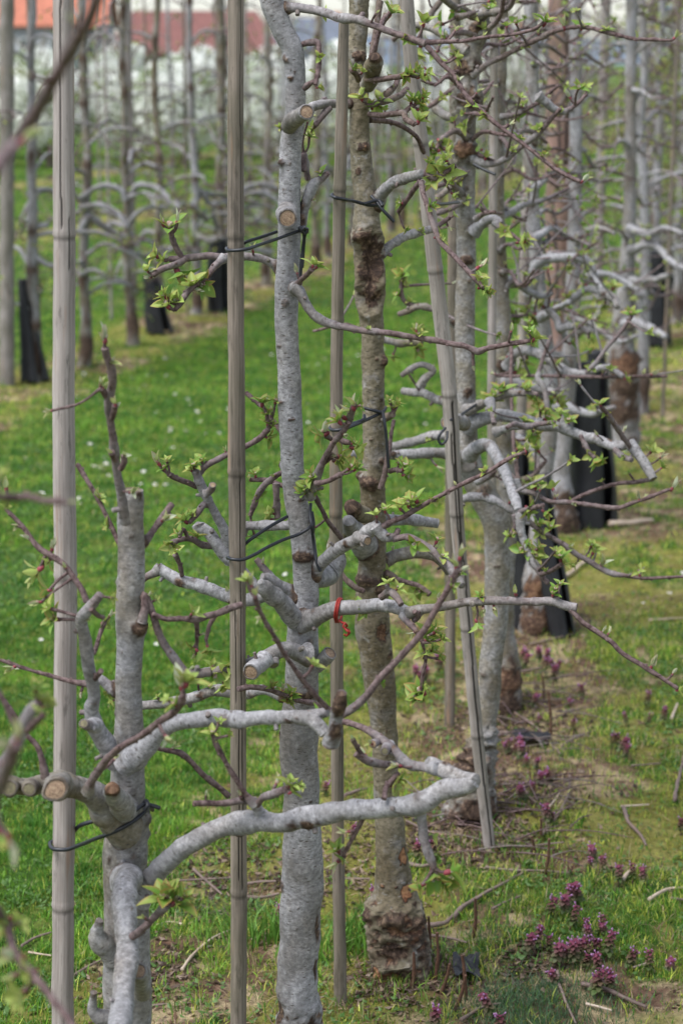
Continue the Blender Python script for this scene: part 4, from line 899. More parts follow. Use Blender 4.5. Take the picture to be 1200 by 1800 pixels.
C.branch(('n',3.55,3.5,[(625,182,7),(605,181,5),(590,183,8),(572,183,9),(555,186,9),(542,190,8)]), ('n',3.52,3.5,[(580,188,6),(570,198,6),(560,212,5),(552,220,4.5)]), ('n',3.52,3.52,[(574,182,5),(568,172,5)]), cl=[(545,225,24),(548,200,14),(540,235,18,'b')], auto=False, tint=.05)
C.branch(('n',3.5,3.42,[(645,140,5),(665,140,5),(685,136,5),(700,134,5),(712,130,4.5)]), ('n',3.5,3.45,[(700,135,5),(695,148,5),(685,160,6),(678,165,6)]), ('n',3.5,3.45,[(630,140,5),(625,130,5),(618,122,5)]), cl=[(625,115,26),(640,120,24),(722,124,26),(745,132,28),(735,120,24),(755,125,24),(715,135,20)], auto=False)
C.stub([(645,150,14),(655,132,14),(660,110,15),(658,98,8)], 3.52, 3.46, name='dark_knob', cut=False, wound=1)
C.branch(('n',3.5,3.42,[(648,200,5),(668,202,5),(690,199,5),(708,198,5.5),(712,208,5.5),(722,214,5),(728,218,4.5)]), ('n',3.48,3.5,[(710,198,5),(718,190,4.5),(725,186,4)]), ('',3.5,3.6,[(650,185,5),(680,175,5),(705,165,5),(715,155,5)]), cl=[(632,165,26),(668,168,32),(650,180,26),(665,190,26),(735,175,28),(722,172,24),(738,205,26),(742,190,20),(748,165,22)], auto=False)
C.branch(('n',3.56,3.7,[(650,210,5),(690,215,4.5),(730,240,4),(745,268,4)]), auto=False)
C.branch(('n',3.5,3.45,[(668,1,6),(655,100,5),(665,60,4),(672,40,4),(680,25,6)]), cl=[(690,12,26)], auto=False)
C.branch(('n',3.55,3.52,[(668,735,5),(680,733,7),(690,728,7)]), ('n',3.5,3.48,[(692,738,3.2),(688,760,3.2),(684,785,3.5),(680,810,4),(675,838,4.5),(668,860,5)]), ('n',3.5,3.45,[(685,828,4),(698,826,4.5),(705,828,4)]), cl=[(692,710,26),(700,705,24),(685,700,22),(712,815,24),(718,838,22),(700,812,18)], auto=False)
C.branch(('n',3.57,3.6,[(668,985,12),(680,985,13),(692,977,12),(712,972,12),(740,972,12),(765,978,12),(780,990,12),(790,1005,10)]), ('n',3.6,3.55,[(785,995,8),(800,1010,8),(812,1030,8)]), cl=[(690,965,14)], tint=.45, auto=False)
C.branch(('c',3.58,3.62,[(670,915,11),(690,912,10),(720,913,10),(745,918,10),(768,920,10)]), tint=.1, auto=False)
C.branch(('n',3.54,3.44,[(645,960,20),(628,945,19),(616,928,18),(612,915,12)]), tint=.02, auto=False, label='pale sawn limb stump')
C.branch(('n',3.5,3.46,[(600,935,14),(580,965,8),(600,1010,5),(615,1025,6),(628,1035,6),(640,1040,5)]), auto=False)
C.stub([(640,905,15),(625,897,16),(616,890,12)], 3.52, 3.46, name='dark_knob', cut=False, wound=1)
C.branch(('n',3.55,3.5,[(660,1030,5),(680,1010,5),(700,1020,5),(735,1030,5),(755,1045,6)]), cl=[(678,1010,24),(725,1050,26),(735,1040,24)], auto=False)

# ---- tree D
YD = 4.32
D = Tree('greenish grey apple tree whose lower trunk swings right behind the split leaning cane', gbase(820, YD), .46, twiggy=.55)
D.trunk([(862,-60,17),(850,0,17),(835,60,17),(826,110,18),(820,170,18),(818,260,17),(817,330,17),(819,400,17),(819,470,17),(817,560,17.5),(817,640,17),(820,720,17),(822,780,18),(830,830,22),(848,870,25),(868,910,25),(874,960,22),(872,1050,22),(867,1130,20),(862,1170,20),(858,1230,19),(850,1290,20),(838,1340,25),(826,1400,33),(818,1450,38),(816,1480,42)], YD,
  bumps=[(822,175,20,12,1),(818,262,17,11,1.2),(812,120,16,6,.9),(838,50,15,9,1),(818,455,12,7,1),(820,685,10,5,.9),(872,990,8,2,.8,.5),(862,1195,6,1,.8,.5),(826,1330,30,9,.9),(808,1370,34,10,1),(835,1410,34,9,1),(815,1440,40,9,.95),(845,1450,24,6,.9),(845,860,16,6,.7),(800,800,12,5,.6)], sides=64, step=.005, rough=.003, burr=((1310,1520,.014,1.0),(150,200,.012,.95),(248,290,.010,1.0),(30,75,.010,.9),(100,130,.008,.9)))
D.stub([(815,745,13),(800,742,12),(785,742,11)], 4.2, 4.05)
D.branch(('n',4.3,4.2,[(822,820,14),(812,808,12),(795,800,11),(770,797,10.5),(740,797,10.5),(700,799,10),(660,798,9.5),(625,797,9),(602,797,8)]), tint=.03, auto=False, cl=[(640,780,16)])
D.branch(('n',4.35,4.45,[(820,775,11),(800,765,10),(770,765,10),(740,772,10),(710,780,10),(680,786,9)]), tint=.1, auto=False)
D.branch(('n',4.35,4.5,[(820,712,10),(790,706,9),(760,698,9),(730,690,9),(708,687,8)]), ('',4.5,4.5,[(735,690,6),(745,672,5),(755,660,5),(760,650,4)]), tint=.05)
D.branch(('n',4.3,4.1,[(820,752,14),(835,742,13),(855,735,13),(885,731,12),(920,736,12),(950,746,11.5),(990,755,11.5),(1030,769,11),(1060,777,11),(1085,784,11),(1108,780,10)]), ('c',4.1,4.05,[(1106,778,10),(1120,798,10.5),(1135,820,11),(1148,842,10)]),
  ('n',4.1,4.12,[(1148,842,4.5),(1120,847,4),(1085,850,3.5),(1050,860,3.5),(1020,872,3.5),(1002,882,3)]), ('n',4.1,4.0,[(1115,795,5),(1095,770,4.5),(1078,745,4),(1068,728,4),(1056,715,3.5)]), ('n',4.1,4.05,[(1080,790,5),(1095,803,5),(1110,808,5)]), ('n',4.15,4.1,[(950,740,6),(930,750,5),(905,745,5),(890,752,5)]), ('n',4.12,4.1,[(1020,765,4),(1035,795,4),(1045,805,4)]),
  cl=[(1053,705,24),(1065,725,18),(965,730,30),(985,720,30),(975,745,26),(1000,735,26),(1048,812,26),(1060,808,24),(1038,800,20),(1165,800,18,'b'),(1148,790,20),(950,715,26),(940,765,22)], tint=.0, sides=18)
D.branch(('n',4.28,4.15,[(818,722,10),(835,716,9),(855,706,8),(880,697,8),(905,692,7),(930,690,7),(945,694,6)]), ('n',4.15,4.1,[(860,704,7),(866,725,6),(868,745,6)]), ('n',4.2,4.1,[(870,760,7),(895,752,7),(930,748,6),(975,742,5)]), cl=[(868,690,28),(880,680,28),(860,700,24),(925,680,22),(938,700,18)], tint=.25)
D.branch(('n',4.25,4.0,[(826,800,13),(836,786,13),(850,779,13),(864,785,12.5),(874,802,12),(884,825,11.5),(894,850,11),(905,878,10.5),(911,898,10)]), ('n',4.0,3.95,[(913,902,8),(914,920,8.5),(920,945,8),(926,968,7.5),(935,990,6.5),(948,1008,6),(963,1026,5)]), ('n',3.95,3.9,[(950,1010,4.5),(970,1003,4),(985,993,4)]), ('n',4.2,4.15,[(838,846,6),(855,840,5.5),(870,828,5)]),
  cl=[(985,975,26),(993,985,22),(925,965,24),(945,975,26),(950,960,22),(915,965,22),(958,1000,18),(900,935,22)], tint=.0, sides=18, auto=False)
D.branch(('n',4.1,3.95,[(800,892,7),(810,880,8),(830,874,8),(855,874,8),(875,880,7.5),(895,893,7),(910,903,6.5),(928,915,6),(945,930,5),(965,943,5),(990,957,5.5),(1010,972,6),(1030,982,6),(1055,998,6),(1078,1009,5.5),(1100,1012,4.5),(1130,1016,4),(1165,1015,3.8),(1210,1013,3.5)]), ('n',4.0,3.95,[(912,900,5),(935,893,4.5),(955,888,4)]), ('n',4.0,4.0,[(903,905,5),(905,925,4),(898,940,3.5)]),
  cl=[(950,915,32),(968,922,28),(945,935,28),(962,905,24),(930,900,24),(1002,960,22,'b'),(1045,965,22),(1058,990,22,'b'),(1125,1005,20,'b'),(890,938,22),(1008,995,16),(1040,955,18)], tint=.1, auto=False)
D.branch(('n',4.1,3.98,[(905,845,7),(915,862,6),(935,868,5),(965,880,4.5),(1000,884,4.5),(1040,888,4.5),(1085,893,4.5),(1110,885,4),(1140,875,4),(1175,860,4)]), cl=[(1185,852,24,'b'),(1122,872,20,'b'),(940,845,24),(945,850,22),(975,872,14)], tint=.15, auto=False)
D.branch(('n',4.3,4.2,[(828,132,6),(845,120,5.5),(865,108,5.5),(890,95,5),(920,80,5),(950,66,5),(980,52,5),(1010,46,4.5),(1040,50,4.5),(1075,58,4.5),(1110,66,4),(1150,69,3.5),(1180,70,3)]), cl=[(1022,42,22),(990,40,22,'b'),(1120,62,16,'b'),(1190,60,24,'b'),(1065,48,16),(925,78,16),(945,55,14)], auto=False)
D.branch(('n',4.3,4.2,[(826,275,8),(840,285,7),(865,288,6),(890,278,5.5),(910,263,5.5),(930,248,5.5),(950,230,5.5),(970,205,5),(985,190,5)]), ('n',4.2,4.22,[(945,168,8),(958,178,8),(975,190,8),(990,195,6),(1010,185,5),(1030,165,4.5)]), ('n',4.3,4.25,[(880,205,5),(905,200,5),(925,190,5),(945,180,4.5),(980,150,4)]), cl=[(910,205,18),(998,165,22,'b'),(850,255,22,'b'),(915,182,16),(1030,150,18),(855,270,20)], tint=.3)
D.branch(('n',4.3,4.25,[(832,408,11),(845,395,10),(858,385,9),(872,384,8.5),(880,392,7)]), ('n',4.25,4.2,[(868,390,6),(880,400,5),(900,412,4.5),(915,423,4)]), ('n',4.25,4.2,[(835,385,5),(850,375,5),(870,372,4)]), cl=[(920,425,26),(928,418,22)], tint=.25)
D.branch(('n',4.3,4.15,[(850,20,7),(840,28,8),(815,18,8),(795,8,8),(770,-10,8)]), ('n',4.3,4.2,[(845,25,7),(870,20,7),(895,10,6),(905,-10,5)]), ('n',4.3,4.2,[(838,60,7),(860,50,6),(880,25,5),(885,-10,5)]), ('n',4.2,4.2,[(800,30,6),(820,25,6),(835,20,6)]), ('n',4.25,4.2,[(835,62,5),(815,56,5),(800,58,4)]), cl=[(830,25,18),(775,65,26),(770,40,24),(800,20,22),(850,45,20),(860,10,20)])
D.branch(('n',4.3,4.4,[(820,90,8),(790,70,7),(760,50,7),(725,45,7),(705,58,6),(690,70,6)]), ('n',4.4,4.4,[(740,48,6),(755,25,6),(775,0,6)]), ('n',4.35,4.3,[(812,150,6),(790,160,5),(770,175,5),(750,190,4)]), ('n',4.35,4.4,[(810,210,8),(785,205,9),(765,190,9),(755,175,7)]), cl=[(800,100,28),(780,110,24),(735,90,26),(760,95,26),(745,225,26),(730,235,22),(745,175,20)])
D.branch(('n',4.3,4.3,[(815,300,7),(790,330,6),(770,345,6),(745,355,5)]), ('n',4.3,4.2,[(820,240,5),(800,230,5),(780,240,5),(765,262,4)]), ('n',4.3,4.25,[(815,350,6),(795,365,5),(775,372,5),(755,380,4)]), cl=[(760,265,28),(775,250,26),(790,262,26),(805,310,24),(758,345,20),(815,345,26),(805,330,24),(750,255,22)])
D.branch(('n',4.35,4.4,[(816,590,8),(790,560,7),(765,545,6.5),(735,540,7),(715,548,7),(700,552,6)]), ('n',4.4,4.4,[(735,540,5),(712,530,4),(705,500,4),(712,480,3.5)]), ('n',4.4,4.4,[(740,600,7),(710,602,7),(680,598,7),(650,590,4),(610,570,3),(550,582,3)]), ('n',4.4,4.4,[(705,660,4),(740,640,6),(760,650,7),(745,665,7),(735,680,7)]), cl=[(703,480,24),(712,495,20),(695,515,20),(715,600,20),(740,575,22),(690,630,20),(735,615,22),(720,525,20)])
# hanging shoot and the thin level rod-like twig
E_Y = 5.15
E = Tree('thin apple tree hidden behind the swinging trunk, limbs spreading right', gbase(885, E_Y), .5, twiggy=1.0)
E.trunk([(880,-60,13),(878,100,13),(872,300,14),(876,450,14),(884,560,14),(886,640,15),(884,720,16),(884,800,17),(890,900,18),(885,1000,19),(884,1100,20),(886,1180,26),(882,1240,30),(882,1275,32)], E_Y, burr=((1160,1300,.009,1.0),), bumps=[(884,1190,34,8,1.2),(880,1235,40,8,1),(890,1260,30,6,1),(880,640,12,6,.9)], sides=32, step=.012, rough=.003)
E.branch(('n',5.1,4.9,[(892,645,10),(900,625,9),(920,617,9.5),(940,620,10),(960,629,10),(975,640,10),(990,650,10),(1010,655,9),(1030,655,8),(1045,648,8),(1060,645,8),(1080,652,7),(1095,662,6)]), ('n',4.9,4.9,[(1030,655,4),(1045,640,4),(1060,620,4),(1070,608,4),(1090,585,3.5),(1110,555,3.5)]), cl=[(1108,548,22),(1065,620,16,'b'),(1150,655,18,'b'),(935,595,24),(925,640,26),(915,655,26),(1105,665,16),(1040,645,16)], tint=.0)
E.branch(('n',5.1,4.95,[(888,672,11),(905,668,10),(920,676,10),(940,680,9.5),(955,684,9),(975,690,8)]), ('n',5,5,[(900,690,7),(915,688,7),(935,690,6),(960,700,6)]), cl=[(940,700,28),(955,715,28),(965,705,26),(985,700,26),(990,712,24)], tint=.05)
E.branch(('n',5.0,4.9,[(870,660,3),(930,661,3),(1000,662,3),(1080,662,3),(1172,661,2.5)]), ('n',4.9,4.85,[(948,655,5),(945,665,6),(955,680,6),(960,700,6),(962,720,5.5)]), ('n',4.9,4.9,[(945,658,4),(955,630,3.5),(962,610,3.5),(968,590,3)]), cl=[(1130,655,16,'b')], tint=.1)
E.branch(('n',4.8,4.6,[(898,600,3),(898,660,3.2),(900,720,3.5),(903,780,4),(908,830,5),(912,845,6)]), ('n',4.62,4.6,[(912,845,6),(935,838,5),(950,820,4.5),(960,810,4)]), ('n',4.62,4.6,[(885,855,5),(912,848,7),(925,860,6)]), cl=[(930,770,26),(915,785,24),(942,785,22),(935,845,24),(945,855,22),(925,850,20)], auto=False)
E.branch(('n',5.2,5.3,[(880,500,10),(900,492,9),(915,500,8),(930,512,7),(950,520,7),(970,515,6)]), ('n',5.2,5.2,[(872,520,4),(880,545,5),(885,570,7),(888,590,7),(892,600,6)]), cl=[(960,470,20),(880,480,22),(905,560,24),(920,545,26),(935,560,26),(900,545,22)], tint=.1)
E.branch(('n',5.3,5.2,[(963,543,6),(975,560,7),(985,578,8),(1000,575,7),(1020,575,7),(1035,585,6)]), ('n',5.3,5.3,[(985,578,7),(990,585,6),(992,600,6)]), cl=[(950,530,24),(1040,600,20),(1010,600,22),(970,500,22)], tint=.0)
E.branch(('n',5.2,5.4,[(880,380,7),(920,360,6),(960,350,5),(1000,330,4)]), ('n',5.2,5.4,[(876,240,6),(930,230,5),(960,250,4)]), ('n',5.2,5.0,[(880,760,8),(920,775,8),(940,800,6),(945,830,5)]), tint=.2)

# ---- trees F, G, H further along the row
F_ = Tree('apple tree standing in a torn black sleeve with a pale bent limb above it', gbase(950, 5.85), .35, twiggy=1.3)
F_.trunk([(930,-60,12),(935,150,12),(932,300,12),(940,420,13),(948,520,13),(958,600,13),(968,680,13),(965,760,14),(955,850,15),(945,950,17),(940,1040,20),(942,1100,24)], 5.85, burr=((1000,1130,.009,1.0),), bumps=[(945,1030,30,5,1.3),(940,1085,34,6,1.1),(950,930,12,6,1)], sides=28, step=.014, rough=.003)
F_.branch(('n',5.8,5.6,[(932,515,11),(936,490,10.5),(942,470,10.5),(955,458,10),(975,453,10),(1000,453,9.5),(1025,455,8),(1038,463,7.5),(1044,480,7),(1052,500,7),(1060,515,7),(1066,525,7)]), ('n',5.6,5.5,[(1062,515,8),(1072,520,9),(1082,530,8),(1085,540,7)]), cl=[(1060,540,20),(1000,470,16),(1080,500,20),(1020,500,22),(1045,530,20)], tint=.0)
F_.branch(('n',5.8,5.7,[(1000,530,7),(1020,512,8),(1035,507,8),(1050,512,8),(1062,520,7)]), ('n',5.8,5.6,[(945,560,8),(975,545,7),(1000,530,7)]), cl=[(1000,520,22),(1060,500,20)], tint=.05)
F_.branch(('n',5.8,5.6,[(965,720,9),(990,712,8),(1015,722,8),(1040,728,8),(1060,722,7),(1080,715,5)]), ('n',5.8,6,[(935,420,7),(970,400,6),(1010,420,5),(1040,410,4)]), ('n',5.8,6,[(938,330,6),(980,300,5),(1020,310,4)]), tint=.1)
G_ = Tree('pale straight apple trunk with a shaggy brown burr right of the red-brown post', gbase(990, 7.2), .25, twiggy=1.3)
G_.trunk([(1010,-60,11),(1012,200,11),(1010,400,12),(1005,560,13),(1000,640,14),(995,720,14),(988,800,14),(986,870,16),(988,910,22),(990,940,25)], 7.2, burr=((850,960,.013,1.0),), bumps=[(990,880,26,5,1.0),(992,920,30,6,.9)], sides=24, step=.018, rough=.004)
G_.branch(('n',7.2,6.9,[(1005,590,8),(1030,575,8),(1060,585,7),(1090,600,6),(1120,590,5)]), ('n',7.2,7,[(1000,640,8),(970,620,7),(950,630,6)]), ('n',7.2,7,[(1010,420,7),(1050,400,6),(1080,410,5)]), ('n',7.2,7,[(1010,500,7),(1045,480,7),(1090,490,6),(1120,510,5)]), tint=.05)
H_ = Tree('apple tree with a thick shaggy brown foot, right of the tall black sleeve', gbase(1100, 8.75), .35, twiggy=1.3)
H_.trunk([(1110,-60,10),(1108,200,10),(1105,400,12),(1100,500,15),(1095,560,19),(1092,620,20),(1098,680,22),(1098,740,22)], 8.75, burr=((560,760,.014,.95),), bumps=[(1095,640,30,8,1.3),(1115,630,14,10,.4),(1095,680,30,6,1.0),(1090,720,30,4,1)], sides=24, step=.02, rough=.006)
H_.branch(('n',8.7,8.4,[(1095,570,8),(1115,565,9),(1135,573,9),(1155,582,8),(1170,592,7)]), ('n',8.7,8.4,[(1100,500,8),(1120,492,8),(1150,492,7),(1180,480,6)]), ('n',8.7,8.4,[(1105,400,7),(1140,410,7),(1170,400,6),(1200,410,6)]), ('n',8.7,8.4,[(1105,440,7),(1150,430,7),(1180,460,7),(1210,475,7)]), tint=.0)

# ---- tree behind the black sleeve with cut: guards
guard('tapered black sleeve standing open round the burred trunk in mid row', 914, 765, 15, 922, 1108, 21, 0, .8)
guard('leaning black sleeve half, splayed to the right beside the mid-row tree', 946, 830, 18, 990, 1124, 24, 0, .5, lean=.05)
guard('tallest black sleeve, wide and wrinkled, right of the red-brown post', 1035, 640, 36, 1042, 925, 40, 0, .4)
guard('narrow black sleeve rising behind the wide wrinkled one', 1047, 615, 17, 1062, 848, 21, 0, .4)
guard('far black sleeve at the right edge of the row', 1150, 440, 18, 1156, 606, 23, 0, .3)
guard('farthest small black sleeve cut off by the right edge', 1190, 425, 17, 1194, 540, 19, 0, .3)
guard('black sleeve leaning in the row across the lane, beside the grey post', 40, 490, 9, 62, 668, 25, 0, .5)
guard('short black sleeve left of centre in the row across the lane', 266, 485, 14, 282, 584, 24, 0, .4)
guard('black sleeve behind the brown cane in the row across the lane', 383, 420, 18, 385, 552, 21, 0, .3)

# ---- canes and posts
cane('pale grey bamboo cane in the left foreground with a long dark crack near its top', [(112,-60,18.5),(112,200,18.5),(113,410,19.5),(112,700,19.5),(115,1010,20),(114,1300,20),(111,1590,19),(110,1800,19.5),(110,2150,20)], 2.70, 2.70, nodes=(412,1012,1592), slits=((-.10,-60,395,.005),(.55,380,470,.003),(-.93,1010,1500,.002)), green=.1)
cane('brown bamboo cane with a black split down its lower half, left of the sharp trunk', [(414,-60,14),(414,200,14),(414,412,14.5),(415,620,14.5),(416,828,15.5),(418,1100,14),(419,1350,14),(420,1568,14.5),(419,1800,14),(419,1930,14)], 3.03, 3.03, nodes=(413,828,1568), slits=((.72,-60,410,.0015),(.5,840,1560,.004),(.1,1250,1540,.003),(-.2,1050,1230,.0015)), mat=CANE2, green=.35)
cane('slim straight bamboo cane between the sharp trunk and the cankered trunk', [(604,40,9),(601,180,10.5),(597,330,11),(592,600,11),(590,890,11.5),(592,1200,11.5),(593,1400,11),(596,1600,11),(598,1735,11.5)], 3.42, 3.42, nodes=(330,560,900,1270,1480), mat=CANE2, green=.4, sides=40)
cane('leaning bamboo cane split open along its length, crossing in front of the swinging trunk', [(712,-40,12),(722,100,13),(745,300,13.5),(762,450,13.5),(775,560,13.5),(790,700,13.5),(797,820,13),(806,950,12),(822,1120,11.5),(838,1290,11),(852,1420,10.5),(862,1505,10)], 3.9, 4.12, nodes=(250,470,690,900,1100,1290), slits=((.35,700,1510,.006),(.47,700,1510,.006),(.0,760,1000,.004)), green=.3, sides=48)
cane('thin upright cane left of the leaning split cane, its foot in dark twigs', [(800,-40,9),(798,200,9),(796,430,9.5),(793,700,9.5),(791,900,9.5),(791,1100,9.5),(790,1270,9.5)], 5.0, 5.0, nodes=(420,760,1010), mat=CANE2, sides=32, step=.012)
cane('thin grey cane rising right of the swinging trunk', [(868,-40,7),(867,200,7),(866,400,7.5),(864,600,7.5),(864,900,8),(865,1270,8)], 5.0, 5.0, nodes=(300,600), sides=28, step=.012)
cane('grey cane seen left of the red-brown post', [(938,-40,9),(932,200,9.5),(924,400,9.5),(918,600,9),(915,900,9),(912,1080,9)], 5.95, 5.95, nodes=(350,700), sides=28, step=.014)
cane('thick weathered red-brown trellis post standing behind the row', [(992,-60,26),(988,100,26),(983,350,25.5),(980,560,21),(976,750,20),(974,905,20)], 7.45, 7.45, mat=POST, sides=36, step=.02, name='trellis_post', cat='post', lump=.03, slits=((.3,0,300,.004),(-.3,200,560,.004)))
cane('thick grey post at the left edge in the row across the lane', [(12,-60,13),(12,300,13),(12,680,14)], 10.7, 10.7, mat=GPOST, sides=24, step=.04, name='trellis_post', cat='post', lump=.03)

# ---- ties
cord('rubber_tie', 'upper black rubber tie between the brown cane and the sharp trunk', 'tie', [
  [(486,407,3.10),(460,416,3.07),(432,425,3.05),(424,430,3.055),(402,436,3.04),(398,436,3.02),(404,440,2.99),(430,438,2.985),(455,430,3.02),(485,420,3.06),(510,411,3.075),(535,403,3.09),(540,407,3.11),(528,404,3.14)],
  [(535,398,3.09),(526,401,3.07),(540,402,3.08),(536,412,3.09),(533,430,3.10),(530,455,3.10),(528,487,3.10)], [(528,402,3.08),(534,412,3.09),(533,440,3.10),(531,470,3.1)], [(533,399,3.08),(539,404,3.08),(536,410,3.08),(530,404,3.07),(536,399,3.07)]], .0026, RUBBER)
cord('rubber_tie', 'lower black rubber tie looped from the brown cane across the sharp trunk', 'tie', [
  [(505,908,3.10),(480,922,3.07),(455,938,3.05),(432,955,3.04),(415,975,3.055),(403,981,3.04),(401,980,3.0),(408,983,2.985),(425,984,2.985),(445,976,3.0),(470,962,3.03),(500,948,3.06),(525,939,3.075),(543,928,3.08),(549,918,3.1),(545,908,3.14)],
  [(546,885,3.10),(545,905,3.09),(548,925,3.08),(550,945,3.10),(553,965,3.10),(557,990,3.09),(563,1004,3.09)], [(548,900,3.1),(551,920,3.09),(549,940,3.09)]], .0027, RUBBER)
cord('rubber_tie', 'black rubber tie holding the left foreground trunk to the pale grey cane', 'tie', [
  [(262,1428,2.66),(235,1430,2.67),(150,1448,2.68),(135,1456,2.70),(118,1475,2.72),(92,1480,2.715),(88,1486,2.69),(95,1493,2.668),(115,1494,2.662),(140,1486,2.64),(170,1474,2.59),(200,1463,2.565),(230,1447,2.562),(250,1432,2.575),(262,1420,2.60),(268,1424,2.63)],
  [(217,1435,2.57),(235,1427,2.565),(252,1415,2.575),(265,1416,2.58),(281,1421,2.58)], [(250,1418,2.58),(256,1408,2.58),(260,1416,2.57),(254,1424,2.57)]], .0030, RUBBER)
cord('rubber_tie', 'black tie with crossed ends high on the cankered trunk', 'tie', [
  [(606,342,3.44),(590,340,3.43),(583,343,3.41),(590,347,3.395),(605,350,3.41),(625,354,3.46),(648,360,3.47),(668,360,3.49),(672,356,3.53)], [(652,344,3.48),(662,355,3.47),(674,370,3.46),(692,389,3.46)], [(640,358,3.46),(665,352,3.47),(672,362,3.46)]], .0030, RUBBER)
cord('rubber_tie', 'black tie from the slim cane to the cankered trunk at chest height', 'tie', [
  [(640,738,3.45),(615,745,3.44),(592,745,3.43),(580,750,3.42),(585,756,3.395),(600,755,3.39),(625,746,3.42),(650,735,3.46),(672,724,3.48),(678,716,3.52)], [(640,717,3.47),(655,721,3.465),(670,725,3.47)], [(672,722,3.47),(676,745,3.46),(679,770,3.46),(681,800,3.46),(683,822,3.46)], [(615,748,3.42),(640,736,3.44),(640,730,3.45)]], .0030, RUBBER)
cord('rubber_tie', 'thin black tie curling off the leaning cane toward the swinging trunk', 'tie', [
  [(792,738,3.98),(805,732,4.1),(820,722,4.2),(835,712,4.24),(842,706,4.3)], [(783,752,3.95),(774,762,3.94),(770,772,3.94),(776,781,3.94),(784,774,3.94),(786,758,3.95)]], .0028, RUBBER)
cord('rubber_tie', 'dark tie end sticking out beside the upper swinging trunk', 'tie', [[(832,288,4.23),(845,295,4.22),(870,306,4.2)], [(806,355,4.2),(770,358,4.05),(752,352,3.95)]], .0032, RUBBER)
cord('red_string', 'red string knotted round the long right-hand branch of the sharp tree', 'string', [
  [(590,1094,3.068),(588,1082,3.045),(590,1068,3.043),(593,1056,3.054),(598,1052,3.072),(602,1066,3.092),(600,1084,3.092),(594,1094,3.068),(592,1082,3.044),(594,1068,3.043),(597,1056,3.054),(601,1053,3.075)],
  [(595,1090,3.05),(602,1095,3.045),(606,1096,3.03),(603,1101,3.03),(607,1106,3.03),(611,1110,3.025),(613,1114,3.03),(608,1118,3.03),(605,1115,3.03)], [(606,1096,3.03),(610,1100,3.035),(607,1104,3.035),(612,1107,3.035),(614,1113,3.03)]], .0019, RED)
# upper limbs of the traced trees behind the near ones
for T_t, Yt, n_, r0 in ((D, YD, 12, 3.3), (E, E_Y, 18, 3.3), (F_, 5.85, 20, 3.2), (G_, 7.2, 22, 3.0), (H_, 8.75, 22, 3.0)):
    yy = proj(T_t.Q)
    for b in range(n_):
        y = -30 + (b + R_.random()) / n_ * (600 if T_t is not D else 420); k = int(np.argmin(np.abs(yy[:, 1] - y))); x = yy[k, 0]
        s = R_.choice([-1, 1, 1]); L = R_.uniform(35, 120); dy = R_.uniform(-45, 30); dY = R_.uniform(-.35, .5); r = r0 * R_.uniform(.8, 1.5)
        T_t.branch(('n', Yt, Yt + dY, [(x, y, r * 1.3), (x + s * L * .3, y + dy * .5 - 8, r), (x + s * L * .6, y + dy * .8 + R_.uniform(-12, 12), r * .85), (x + s * L, y + dy + R_.uniform(-25, 25), r * .6)]), tint=R_.uniform(0, .5))
